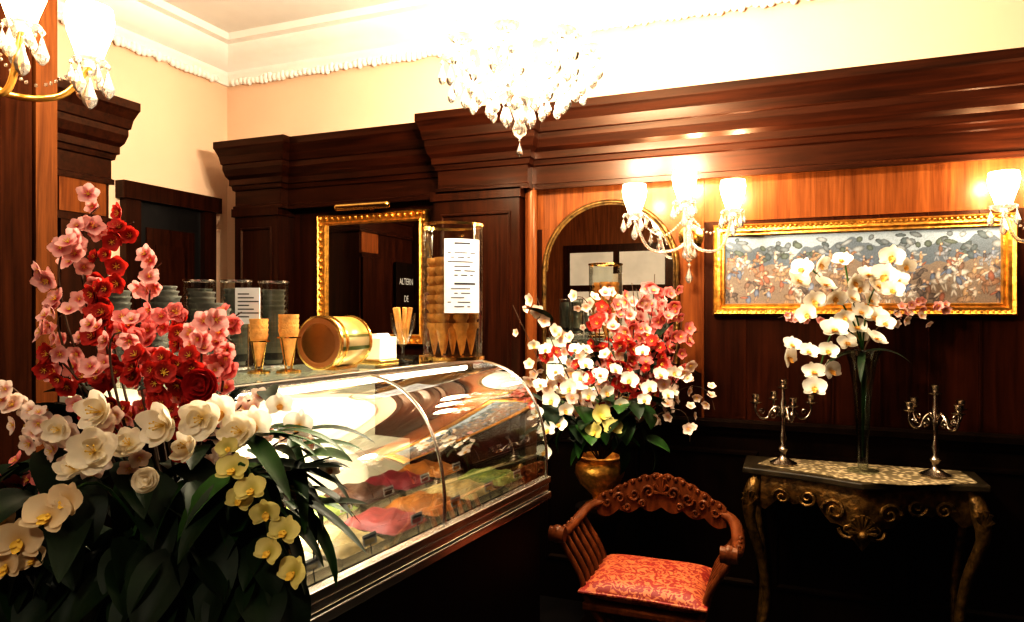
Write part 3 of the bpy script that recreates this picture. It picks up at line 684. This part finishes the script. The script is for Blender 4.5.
def face(d, spin=0):
    return Vector(d).normalized().to_track_quat('Z', 'Y') @ Quaternion((0, 0, 1), spin)
def flower(me, nm, par, p, s=1.0, d=None, jit=0.6, upright=False):
    if d is None: d = (0, -1, 0.25)
    d = Vector(d)+Vector((R.uniform(-jit, jit), R.uniform(-jit, jit)*0.5, R.uniform(-jit, jit)))
    q = face(d, R.uniform(-0.4, 0.4) if upright else R.uniform(0, 6))
    inst(nm, me, par, p, q, s)
def leaf(par, p, az, el, L, W, droop, mat, nm='leaf', n=9):
    p = Vector(p); g = G(); vs = []; d_el = el; pos = p.copy()
    side = Vector((-math.sin(az), math.cos(az), 0)); tw = R.uniform(-0.4, 0.4)
    for i in range(n+1):
        u = i/n; w = W*(math.sin(pi*min(1, 0.05+0.95*u**0.8))**0.8)*0.5+0.0008
        dr = Vector((math.cos(az)*math.cos(d_el), math.sin(az)*math.cos(d_el), math.sin(d_el)))
        nrm = dr.cross(side).normalized(); sd = (side*math.cos(tw)+nrm*math.sin(tw))
        up_ = sd.cross(dr)
        for s_ in (-1, -0.5, 0, 0.5, 1): vs.append(pos+sd*w*s_+up_*(abs(s_)*w*0.3)*(-1))
        pos = pos+dr*(L/n); d_el -= droop/n
    g.add(vs, [(i*5+j, i*5+j+1, (i+1)*5+j+1, (i+1)*5+j) for i in range(n) for j in range(4)], 0, None, True)
    g.obj(nm, mat, par)
def along(path, n, t0=0.35):
    out_ = []
    for i in range(n):
        t = t0+(1-t0)*(i+R.uniform(-0.2, 0.5))/n; t = min(0.999, max(0, t)); f = t*(len(path)-1); k = int(f); out_.append(path[k].lerp(path[min(k+1, len(path)-1)], f-k))
    return out_

YAW = math.radians(21.7)
class Arr:
    """bouquet grid: a,b in drawing units of s metres, converted to metres in the bouquet's own frame"""
    def __init__(s, e, a0, pitch, dist, z0): s.e = e; s.a0 = a0; s.p = pitch; s.dist = dist; s.z0 = z0
    def __call__(s, a, b, d=0.0):
        k = 1+d/s.dist
        return Vector(((a-s.a0)*s.p+(a-512)*s.p*(k-1), d, 1.5-(b-311)*s.p*k-s.z0))

D1 = 1.15; pitch = D1/700; a0 = 200; u0 = (a0-512)/700
cx = D1*(-0.370+0.929*u0); cy = D1*(0.929+0.370*u0)
PED = 0.80
g = G(); g.lathe([(0.17, 0), (0.17, 0.04), (0.13, 0.07), (0.11, 0.1), (0.11, 0.68), (0.13, 0.71), (0.16, 0.74), (0.16, PED)], 28)
g.obj('pedestal', M_woodk, None, (cx, cy, 0), label='dark round wooden pedestal carrying the large bouquet', category='pedestal')
e = thing('flower_arrangement', (cx, cy, PED), YAW, 'large artificial bouquet of pink, red and ivory flowers in brass basket', 'flower arrangement')
A = Arr(e, a0, pitch, D1, PED)
g = G(); g.lathe([(0.07, 0.0), (0.075, 0.012), (0.045, 0.03), (0.05, 0.05), (0.09, 0.10), (0.115, 0.15), (0.118, 0.175), (0.126, 0.185), (0.12, 0.19), (0.105, 0.17), (0.04, 0.10)], 32, 0, None, True, True, lambda a, k: 1+0.03*math.cos(a*16)*(2 < k < 7))
g.obj('basket', M_bask, e)
root = Vector((0, 0, 0.18))
def branch(Afn, root, mid, end, n, me, nm, jit=0.02, t0=0.35, s=1.0, d0=0.0, d1=0.0, tw=0.003, sj=0.2):
    m_ = Afn(mid[0], mid[1], d0); e_ = Afn(end[0], end[1], d1); P = bez(root, m_*2-(root+e_)/2, e_, 14)
    g = G(); g.tube(P, [tw*(1-0.6*i/14) for i in range(15)], 5); g.obj('branch', M_twig, Afn.e)
    for q in along(P, n, t0):
        o_ = Vector((R.uniform(-1, 1), R.uniform(-1.2, 0.4), R.uniform(-1, 1)))*jit
        flower(me, nm, Afn.e, q+o_, s*R.uniform(1-sj, 1+sj), (o_.x*25, -1, 0.15+o_.z*20), jit=0.6)
J = 0.021
PK, RB, RD, WB = (B_pink, 'pink_blossom'), (B_rose, 'rose_blossom'), (B_red, 'red_blossom'), (B_wht, 'white_blossom')
for mid, end, n, (me, nm), d0, d1 in [
    ((92, 330), (100, 206), 21, PK, 0.0, 0.02),
    ((75, 350), (76, 240), 15, PK, -0.05, -0.06),
    ((85, 400), (62, 315), 12, PK, -0.08, -0.1),
    ((152, 360), (162, 263), 14, PK, 0.03, 0.05),
    ((118, 400), (128, 335), 10, PK, -0.1, -0.12),
    ((190, 380), (236, 345), 12, PK, 0.0, 0.03),
    ((200, 390), (210, 330), 12, PK, -0.04, -0.04),
    ((112, 330), (134, 222), 22, RD, 0.02, 0.03),
    ((118, 400), (112, 290), 22, RD, -0.05, -0.05),
    ((150, 400), (172, 315), 18, RB, 0.0, 0.0),
    ((205, 400), (242, 312), 18, RB, 0.03, 0.06),
    ((220, 410), (228, 350), 12, RB, 0.0, 0.0),
    ((180, 390), (205, 335), 12, RD, 0.0, 0.0),
    ((110, 430), (48, 355), 12, RD, -0.08, -0.1),
    ((165, 420), (150, 375), 14, RD, -0.1, -0.12),
    ((190, 420), (190, 370), 14, RD, -0.06, -0.08),
    ((140, 380), (150, 330), 14, RB, -0.04, -0.04),
    ((80, 460), (8, 385), 17, WB, -0.05, -0.05),
    ((90, 470), (30, 430), 15, WB, -0.1, -0.1),
    ((80, 490), (4, 490), 9, RB, -0.05, -0.05),
    ((140, 470), (100, 420), 10, WB, -0.1, -0.12),
    ((220, 450), (262, 400), 14, WB, -0.02, 0.0),
    ((250, 470), (330, 440), 8, WB, -0.02, -0.02),
]: branch(A, root, mid, end, n, me, nm, J, 0.42, 0.74, d0, d1)
for i, (a, b, s_, d_) in enumerate(((102, 412, 1.0, -0.15), (165, 425, 1.05, -0.17), (95, 452, 1.1, -0.18), (203, 418, 1.0, -0.15), (242, 432, 0.95, -0.14), (148, 481, 0.75, -0.19), (60, 430, 0.7, -0.14), (130, 445, 0.8, -0.14), (190, 448, 0.8, -0.14), (75, 470, 0.8, -0.14))):
    if i == 5: flower(RS_w, 'ivory_rose', e, A(a, b, d_), s_*0.78, (0, -1, 0.45), jit=0.35)
    else: flower(LY_w, 'ivory_lily', e, A(a, b, d_), s_*0.82, (0, -1, 0.5), jit=0.5)
flower(RS_r, 'crimson_rose', e, A(203, 386, -0.1), 0.85, jit=0.3)
for a, b, s_, d_ in ((234, 470, 0.75, -0.17), (252, 490, 0.7, -0.18), (266, 512, 0.65, -0.19), (285, 532, 0.7, -0.19), (270, 552, 0.65, -0.2), (295, 573, 0.75, -0.2), (240, 500, 0.6, -0.17), (228, 448, 0.5, -0.16)):
    flower(O_lime, 'lime_orchid', e, A(a, b, d_), s_*0.78, (0, -1, 0.35), jit=0.45, upright=True)
for a, b, s_, d_ in ((20, 540, 0.9, -0.18), (50, 516, 0.95, -0.19), (8, 565, 0.8, -0.18), (68, 500, 0.7, -0.18), (35, 560, 0.6, -0.17), (80, 520, 0.5, -0.14), (6, 520, 0.6, -0.15)):
    flower(O_crm, 'cream_orchid', e, A(a, b, d_), s_*0.88, (0, -1, 0.35), jit=0.4, upright=True)
for a, b, s_, d_ in ((222, 412, 0.7, -0.12), (255, 425, 0.7, -0.12), (300, 425, 0.6, -0.07), (330, 470, 0.4, -0.1), (295, 495, 0.4, -0.12), (280, 405, 0.5, -0.05)):
    flower(O_wht, 'white_orchid', e, A(a, b, d_), s_, (0, -1, 0.35), jit=0.4, upright=True)
for pts in ([(200, 500), (235, 470), (265, 510), (298, 580)], [(180, 510), (110, 490), (50, 515), (5, 570)]):
    g = G(); g.tube(cat([root]+[A(a, b, -0.16) for a, b in pts[1:]], 6), 0.0025, 5); g.obj('stem', M_leaf, e)
for i in range(50):
    az = R.uniform(-1.1, 0.35); a_, b_ = R.uniform(225, 300), R.uniform(430, 520)
    leaf(e, A(a_, b_, R.uniform(-0.14, -0.02)), az, R.uniform(-0.7, 0.6), R.uniform(0.09, 0.17), R.uniform(0.014, 0.026), R.uniform(0.3, 1.3), M_leaf if R.random() < 0.5 else M_leafd)
for i in range(90):
    az = R.uniform(pi*1.02, pi*1.98); a_, b_ = R.uniform(10, 280), R.uniform(450, 565)
    leaf(e, A(a_, b_, R.uniform(-0.12, 0.02)), az, R.uniform(-0.9, 0.2), R.uniform(0.11, 0.18), R.uniform(0.045, 0.078), R.uniform(0.6, 1.6), M_leafd if R.random() < 0.9 else M_leaf)
for i in range(26):
    az = R.uniform(pi*1.2, pi*1.85); leaf(e, A(R.uniform(110, 270), R.uniform(535, 585), R.uniform(-0.17, -0.13)), az, R.uniform(-0.9, -0.2), R.uniform(0.09, 0.14), R.uniform(0.05, 0.07), 0.8, M_leafd)
for i in range(34):
    az = R.uniform(0, 2*pi); a_, b_ = R.uniform(40, 270), R.uniform(380, 470)
    leaf(e, A(a_, b_, R.uniform(-0.04, 0.03)), az, R.uniform(-0.2, 1.0), R.uniform(0.06, 0.12), R.uniform(0.025, 0.045), R.uniform(0.3, 1.2), M_leafd)

# ---- arrangement by the mirror
D2 = 3.16; a0 = 600; u0 = (a0-512)/700; cx = D2*(-0.370+0.929*u0); cy = D2*(0.929+0.370*u0); PED = 0.62
g = G(); g.lathe([(0.12, 0), (0.12, 0.05), (0.09, 0.09), (0.07, 0.12), (0.06, 0.3), (0.07, 0.52), (0.09, 0.56), (0.11, 0.58), (0.11, PED)], 28)
g.obj('pedestal', M_woodk, None, (cx, cy, 0), label='slender dark pedestal beneath the gilt urn', category='pedestal')
e = thing('flower_arrangement', (cx, cy, PED), YAW, 'tall white, pink and red blossom bouquet in a gilt urn', 'flower arrangement')
A = Arr(e, a0, D2/700, D2, PED)
g = G(); g.lathe([(0.06, 0), (0.065, 0.012), (0.03, 0.03), (0.035, 0.05), (0.085, 0.10), (0.11, 0.15), (0.105, 0.19), (0.085, 0.205), (0.10, 0.225), (0.09, 0.23), (0.07, 0.2)], 28, 0, None, True, True, lambda a, k: 1+0.03*math.cos(a*14)*(3 < k < 7))
g.obj('urn', M_gold, e)
root = Vector((0, 0, 0.2))
for mid, end, n, (me, nm), d0, d1, s_ in [
    ((610, 370), (600, 283), 16, PK, 0, 0, 1.35), ((640, 370), (655, 274), 20, RB, 0, 0, 1.35), ((650, 370), (674, 286), 18, RB, 0, 0, 1.35),
    ((630, 360), (632, 283), 18, PK, -.05, -.05, 1.35), ((660, 390), (682, 318), 18, RB, 0, 0, 1.35), ((620, 360), (612, 300), 14, RB, 0, 0, 1.3),
    ((570, 390), (537, 297), 14, WB, 0, 0, 1.3), ((560, 400), (513, 305), 9, WB, 0, 0, 1.0),
    ((570, 410), (528, 365), 11, WB, -.05, -.05, 1.5), ((590, 390), (565, 335), 12, WB, -.05, -.08, 1.5),
    ((655, 410), (685, 360), 10, WB, -.05, -.05, 1.4), ((680, 390), (715, 410), 10, WB, -.05, -.05, 1.1),
    ((670, 410), (690, 442), 9, WB, -.08, -.08, 1.1), ((610, 400), (610, 350), 10, WB, -.1, -.12, 1.5),
    ((620, 390), (622, 335), 18, RD, -.1, -.12, 1.35), ((600, 400), (580, 375), 6, RD, -.12, -.15, 1.3), ((650, 390), (655, 335), 12, RD, -.05, -.1, 1.3),
    ((560, 360), (545, 372), 5, RD, -.05, -.05, 1.3), ((600, 350), (598, 315), 12, RD, 0, 0, 1.3),
    ((595, 330), (575, 298), 9, WB, .05, .05, 1.1),
]: branch(A, root, mid, end, n, me, nm, 0.05, 0.38, s_, d0, d1, 0.004)
for a, b, s_ in ((600, 415, 1.2), (612, 428, 1.1), (595, 432, 1.0)): flower(O_lime, 'lime_orchid', e, A(a, b, -0.22), s_, upright=True)
for a, b, s_ in ((570, 388, .9), (552, 400, .9), (565, 410, .8), (606, 392, .8), (546, 350, .7), (660, 375, .8), (585, 365, .8), (630, 380, .9), (548, 430, .9), (545, 452, .8), (643, 352, .7), (540, 385, .7), (590, 395, .8), (645, 400, .7), (668, 395, .6), (556, 372, .8), (620, 405, .8), (576, 350, .7), (600, 375, .8), (650, 388, .8), (560, 425, .8), (580, 378, .8), (615, 370, .7), (675, 372, .7), (536, 412, .7), (534, 345, .6)): flower(O_wht, 'white_orchid', e, A(a, b, -0.19), s_*1.1, upright=True)
for i in range(40):
    az = R.uniform(pi*1.0, pi*2.0); a_, b_ = R.uniform(545, 655), R.uniform(395, 440)
    leaf(e, A(a_, b_, R.uniform(-0.14, -0.04)), az, R.uniform(-0.8, 0.4), R.uniform(0.12, 0.20), R.uniform(0.06, 0.11), R.uniform(0.6, 1.6), M_leaf if R.random() < 0.6 else M_leafd)
for i in range(24):
    az = R.uniform(0, 2*pi); a_, b_ = R.uniform(550, 670), R.uniform(320, 410)
    leaf(e, A(a_, b_, R.uniform(-0.05, 0.05)), az, R.uniform(-0.2, 1.2), R.uniform(0.1, 0.2), R.uniform(0.04, 0.08), R.uniform(0.2, 1), M_leafd)

# ------------------------------------------------------------------ console table
CX, CYb, CT = 0.265, 3.485, 0.82
e = thing('console_table', (CX, CYb, 0), 0, 'carved gilt console table with serpentine dark top', 'console table')
def serp(inset=0.0, n=30):
    o_ = [(-0.46+inset, 0)]
    for i in range(n+1):
        x = -0.46+inset+(0.92-2*inset)*i/n; t = abs(x)/0.46
        y = -(0.27+0.14*(0.5+0.5*math.cos(pi*min(1, t*1.15)))-0.02*math.sin(t*pi*2))+inset
        o_.append((x, y))
    o_.append((0.46-inset, 0)); return o_
g = G(); g.prismz(serp(0), CT-0.028, CT); g.obj('table_top', plain('dark_marble', (0.028, 0.020, 0.010), 0.35, var=0.6, vscale=12, coat=0.1), e, bevel=0.006)
g = G()
ap = serp(0.035)[1:-1]; n = len(ap)
def aplow(x): t = abs(x)/0.43; return CT-0.12-0.05*math.cos(pi*t*1.0)**2-0.09*max(0, 1-t*2.6)**1.0-0.02*math.cos(t*22)
rows = 6; vs = []
for k in range(rows+1):
    for x, y in ap:
        zl = aplow(x); f = k/rows; z = (CT-0.03)*(1-f)+zl*f; vs.append((x, y-0.012*math.sin(pi*f), z))
g.add(vs, [(k*n+i, k*n+i+1, (k+1)*n+i+1, (k+1)*n+i) for k in range(rows) for i in range(n-1)], 0, None, True)
def yf(x):
    x = max(-0.425, min(0.425, x)); best = min(ap, key=lambda p: abs(p[0]-x)); return best[1]
for sx in (-1, 1):
    for cx_, cz, r0, tn in ((0.10, CT-0.13, 0.045, 1), (0.20, CT-0.10, 0.038, -1), (0.30, CT-0.11, 0.036, 1), (0.05, CT-0.20, 0.035, -1)):
        P = []
        for i in range(20):
            t = i/19; a = tn*t*9; r_ = r0*(1-0.85*t); x = sx*(cx_+r_*math.cos(a)); P.append((x, yf(x)-0.018, cz+r_*math.sin(a)))
        g.tube(P, [0.008*(1-0.5*i/19) for i in range(20)], 6)
for k in range(9):
    a = pi*(k/8); g.tube([(0, yf(0)-0.02, CT-0.2), (0.05*math.cos(a), yf(0)-0.028, CT-0.2+0.06*math.sin(a)*1.2)], [0.004, 0.010], 6)
g.ball((0, yf(0)-0.03, CT-0.21), 0.02, 10)
g.obj('apron', M_golda, e)
for sx in (-1, 1):
    P = cat([(sx*0.40, -0.235, CT-0.03), (sx*0.425, -0.265, CT-0.12), (sx*0.43, -0.27, CT-0.22), (sx*0.385, -0.23, CT-0.40), (sx*0.365, -0.21, 0.22), (sx*0.40, -0.25, 0.07), (sx*0.43, -0.28, 0.02)], 5)
    rd = [0.024+0.010*math.sin(min(1, i/10)*pi)-0.010*max(0, i-9)/20 if i < 26 else 0.018 for i in range(len(P))]
    g = G(); g.tube(P, rd, 10); g.ball((sx*0.432, -0.285, 0.024), 0.024, 10)
    for k in range(5): g.tube([(sx*0.43, -0.295, CT-0.16), (sx*(0.43+0.03*math.cos(k*0.7)), -0.305, CT-0.13+0.04*math.sin(k*0.7))], [0.004, 0.009], 5)
    g.obj('leg', M_golda, e)
    g = G(); g.tube(cat([(sx*0.40, -0.03, CT-0.03), (sx*0.41, -0.03, CT-0.2), (sx*0.38, -0.03, 0.3), (sx*0.40, -0.03, 0.0)], 5), 0.018, 8); g.obj('leg', M_golda, e)
g = G(); pts = [(-0.34, -0.03), (-0.40, -0.20), (0.02, -0.395), (0.16, -0.39), (0.42, -0.25), (0.40, -0.03)]
g.prismz(pts, 0, 0.003)
m, nt, b, o = new_mat('lace_runner'); tc = nt.nodes.new('ShaderNodeTexCoord'); v_ = nt.nodes.new('ShaderNodeTexVoronoi'); v_.inputs['Scale'].default_value = 45
nt.links.new(tc.outputs['Object'], v_.inputs['Vector']); rr = nt.nodes.new('ShaderNodeValToRGB'); rr.color_ramp.elements[0].position = 0.2; rr.color_ramp.elements[1].position = 0.55
rr.color_ramp.elements[0].color = (0.55, 0.43, 0.26, 1); rr.color_ramp.elements[1].color = (0.13, 0.095, 0.045, 1)
nt.links.new(v_.outputs['Distance'], rr.inputs['Fac']); nt.links.new(rr.outputs['Color'], b.inputs['Base Color']); b.inputs['Roughness'].default_value = 0.8
g.obj('table_runner', m, None, (CX, CYb, CT+0.001), label='patterned lace runner spread on the console table', category='table runner')

def candelabrum(loc, rz):
    e = thing('candelabrum', loc, rz, 'five-armed old silver candelabrum without candles on the console', 'candelabrum', group='pair of candelabra on the console')
    g = G(); g.lathe([(0.055, 0), (0.057, 0.008), (0.038, 0.018), (0.018, 0.03), (0.012, 0.05), (0.022, 0.07), (0.010, 0.09), (0.018, 0.12), (0.009, 0.15), (0.009, 0.20), (0.018, 0.22), (0.010, 0.24), (0.015, 0.27), (0.008, 0.29), (0.008, 0.335)], 20)
    g.obj('stem', M_silver, e)
    cup = [(0.006, 0), (0.024, 0.006), (0.026, 0.01), (0.009, 0.014), (0.014, 0.022), (0.016, 0.04), (0.020, 0.043), (0.012, 0.045)]
    g = G(); g.lathe(cup, 14, 0, Matrix.Translation((0, 0, 0.33))); g.obj('candle_cup', M_silver, e)
    for k in range(4):
        a = k*pi/2+0.25; c, s = math.cos(a), math.sin(a); h = 0.265
        g = G(); g.tube(cat([(c*0.01, s*0.01, 0.235), (c*0.03, s*0.03, 0.255), (c*0.055, s*0.055, 0.235), (c*0.07, s*0.07, 0.205), (c*0.10, s*0.10, 0.205), (c*0.12, s*0.12, 0.235), (c*0.12, s*0.12, h)], 6), 0.0055, 7)
        for cc, zz, r0 in ((0.045, 0.215, 0.020), (0.092, 0.232, 0.014)):
            P = [(c*(cc+r0*(1-t/14)*math.cos(t*0.7)), s*(cc+r0*(1-t/14)*math.cos(t*0.7)), zz+r0*(1-t/14)*math.sin(t*0.7)) for t in range(12)]
            g.tube(P, 0.0035, 5)
        am = g.obj('arm', M_silver, e)
        g = G(); g.lathe(cup, 14, 0, Matrix.Translation((c*0.12, s*0.12, h))); g.obj('candle_cup', M_silver, am)
candelabrum((-0.03, 3.31, CT+0.0045), 0.1); candelabrum((0.55, 3.30, CT+0.0045), 0.3)

D3 = 2.95; a0 = 863; u0 = (a0-512)/700; cx = D3*(-0.370+0.929*u0); cy = D3*(0.929+0.370*u0)
e = thing('orchid_vase', (cx, cy, CT+0.0045), YAW, 'tall trumpet glass vase with sprays of white orchids', 'vase of flowers')
A = Arr(e, a0, D3/700, D3, CT+0.0045)
g = G(); g.lathe([(0.062, 0), (0.062, 0.006), (0.02, 0.016), (0.022, 0.06), (0.028, 0.2), (0.038, 0.35), (0.055, 0.46), (0.072, 0.51), (0.070, 0.512), (0.052, 0.46), (0.035, 0.35), (0.025, 0.2), (0.018, 0.06)], 28, cap=False)
g.obj('vase', thin_glass('vase_glass', (0.80, 0.86, 0.82), 0.08), e)
root = Vector((0, 0, 0.06))
sprays = [([(862, 340), (870, 300), (893, 258)], [(893, 256), (884, 272), (905, 268), (878, 285), (892, 290), (868, 300), (875, 318), (860, 312), (898, 282)]),
          ([(858, 340), (840, 300), (808, 265)], [(801, 268), (820, 264), (795, 282), (822, 285), (812, 300), (833, 296), (842, 318), (832, 328), (806, 316)]),
          ([(858, 345), (835, 330), (815, 385)], [(845, 345), (828, 350), (810, 352), (786, 356), (815, 370), (832, 368), (813, 386), (858, 335), (872, 342), (888, 325)]),
          ([(864, 340), (850, 290), (845, 262)], [(845, 262), (852, 280), (862, 285), (850, 300), (858, 325), (793, 345), (868, 275)])]
for st, fl in sprays:
    g = G(); g.tube(cat([root, Vector((0, 0, 0.5))]+[A(a, b, 0) for a, b in st[1:]], 6), 0.0035, 5); g.obj('stem', M_leaf, e)
    for a, b in fl: flower(O_wht, 'white_orchid', e, A(a+R.uniform(-3, 3), b+R.uniform(-3, 3), R.uniform(-0.12, 0.04)), R.uniform(0.95, 1.4), upright=True, jit=0.7)
for mid, end, n in (((900, 310), (955, 308), 11), ((890, 320), (935, 322), 8), ((820, 320), (778, 318), 6)):
    branch(A, Vector((0, 0, 0.5)), mid, end, n, B_pink if n != 8 else B_wht, 'pink_blossom', 0.02, 0.45, 0.9, 0, 0, 0.003)
for az, el in ((3.3, 0.2), (-0.3, 0.3), (4.2, -0.1), (2.9, 0.0)): leaf(e, (0, 0, 0.5), az, el, 0.2, 0.03, 1.2, M_leafd)

# ------------------------------------------------------------------ carved armchair
e = thing('carved_armchair', (-0.495, 2.68, 0), 0, 'carved brown wooden armchair with red damask cushion', 'armchair')
e.scale = (0.84, 0.84, 0.94)
for sx in (-1, 1):
    g = G(); P = cat([(sx*0.27, 0.27, 0.745), (sx*0.345, 0.20, 0.725), (sx*0.375, 0.05, 0.690), (sx*0.375, -0.12, 0.690), (sx*0.36, -0.25, 0.725)], 6)
    g.tube(P, [0.030]*len(P), 10, 0, None, 0.6)
    g.ball((sx*0.36, -0.26, 0.722), 0.036, 12); g.tube([(sx*0.36-0.034, -0.265, 0.722), (sx*0.36+0.034, -0.265, 0.722)], 0.030, 14)
    for k in range(7): g.ball((sx*0.385, -0.2+k*0.06, 0.70), 0.012, 6)
    g.obj('armrest', M_chair, e)
    for k in range(6):
        y = -0.20+k*0.075; g = G()
        P = cat([(-sx*0.30, y, 0.012), (-sx*0.25, y, 0.10), (-sx*0.05, y, 0.24), (sx*0.12, y, 0.33), (sx*0.24, y, 0.45), (sx*0.275, y, 0.55), (sx*0.365, y, 0.68)], 5)
        g.tube(P, [0.014]*len(P), 8, 0, None, 1.0); g.obj('slat', M_chair, e)
    g = G(); g.box(sx*0.31-0.03, sx*0.31+0.03, -0.26, 0.25, 0.0, 0.03); g.obj('foot_rail', M_chair, e, bevel=0.008)
g = G(); g.box(-0.26, 0.26, -0.23, 0.22, 0.425, 0.455); g.obj('seat', M_chair, e, bevel=0.008)
g = G(); n = 17; vs = []
for sgn in (1, -1):
    for j in range(n):
        for i in range(n):
            u, v = i/(n-1)*2-1, j/(n-1)*2-1
            k_ = ((1-u**4)*(1-v**4))**0.5
            x = 0.27*u*(1-0.05*(1-abs(v))), 0.235*v*(1-0.05*(1-abs(u)))
            vs.append((x[0], x[1]-0.01, 0.502+sgn*(0.046*k_+0.004)))
fs = []
for s_ in (0, 1):
    o_ = s_*n*n
    for j in range(n-1):
        for i in range(n-1):
            q = (o_+j*n+i, o_+j*n+i+1, o_+(j+1)*n+i+1, o_+(j+1)*n+i); fs.append(q if s_ == 0 else q[::-1])
bd = [i for i in range(n)]+[j*n+n-1 for j in range(1, n)]+[(n-1)*n+i for i in range(n-2, -1, -1)]+[j*n for j in range(n-2, 0, -1)]
for a, b in zip(bd, bd[1:]+bd[:1]): fs.append((a+n*n, b+n*n, b, a))
g.add(vs, fs, 0, None, True); g.tube([Vector(vs[i])-Vector((0, 0, 0.004)) for i in bd+[bd[0]]], 0.006, 6)
g.obj('cushion', M_damask, e, label='red damask seat cushion')
N = 48
def cy_(x): return 0.24+0.05*(1-(x/0.31)**2)
vs = []
for i in range(N+1):
    x = -0.31+0.62*i/N; t = abs(x)/0.31
    zt = 0.765+0.105*(max(0, math.cos(pi*t/2))**1.3)+0.012*abs(math.sin(t*pi*5)); zb = 0.69+0.045*math.cos(pi*t/2)-0.022*abs(math.sin(t*pi*3))
    for (dy, z) in ((-0.016, zb), (-0.022, (zt+zb)/2), (-0.014, zt), (0.014, zt), (0.014, zb)): vs.append((x, cy_(x)+dy, z))
g = G(); g.add(vs, [(i*5+k, (i+1)*5+k, (i+1)*5+(k+1) % 5, i*5+(k+1) % 5) for i in range(N) for k in range(5)]+[(0, 1, 2, 3, 4), tuple(N*5+k for k in (4, 3, 2, 1, 0))], 0, None, False)
for sx in (-1, 1):
    for cx_, cz, r0, tn in ((0.06, 0.80, 0.030, 1), (0.13, 0.785, 0.030, -1), (0.20, 0.765, 0.026, 1), (0.26, 0.745, 0.020, -1), (0.09, 0.745, 0.018, 1), (0.165, 0.73, 0.018, -1)):
        P = []
        for i in range(16):
            t = i/15; a = tn*t*8; r_ = r0*(1-0.85*t); x = sx*(cx_+r_*math.cos(a)); P.append((x, cy_(x)-0.028, cz+r_*math.sin(a)))
        g.tube(P, [0.0075*(1-0.5*i/15) for i in range(16)], 6)
for k in range(7):
    a = pi*k/6; g.tube([(0, cy_(0)-0.026, 0.80), (0.035*math.cos(a), cy_(0)-0.032, 0.80+0.075*math.sin(a))], [0.005, 0.010], 6)
for k in range(17):
    x = -0.28+k*0.035; t = abs(x)/0.31; g.ball((x, cy_(x)-0.016, 0.765+0.105*(math.cos(pi*t/2)**1.3)), 0.012, 6)
g.obj('crest_rail', M_chair, e)

# ------------------------------------------------------------------ unseen fill spot added to brighten the large bouquet, world, camera
l = bpy.data.lights.new('bouquet_fill_spot', 'SPOT'); l.energy = 62; l.color = (1, 0.88, 0.72); l.spot_size = math.radians(44); l.spot_blend = 0.8; l.shadow_soft_size = 0.10
lo = bpy.data.objects.new('bouquet_fill_spot', l); col.objects.link(lo); lo.location = (-0.15, -0.9, 2.7)
lo.rotation_euler = (Vector((-1.0, 0.85, 1.35))-Vector(lo.location)).to_track_quat('-Z', 'Y').to_euler()
w = bpy.data.worlds.new('World'); scene.world = w; w.use_nodes = True
w.node_tree.nodes['Background'].inputs[0].default_value = (0.02, 0.017, 0.014, 1); w.node_tree.nodes['Background'].inputs[1].default_value = 1
cam = bpy.data.cameras.new('camera'); co = bpy.data.objects.new('camera', cam); col.objects.link(co)
cam.sensor_width = 36; cam.lens = 36*700/1024; cam.clip_start = 0.05
co.location = (0, 0, 1.5); co.rotation_euler = (pi/2, 0, YAW)
scene.camera = co
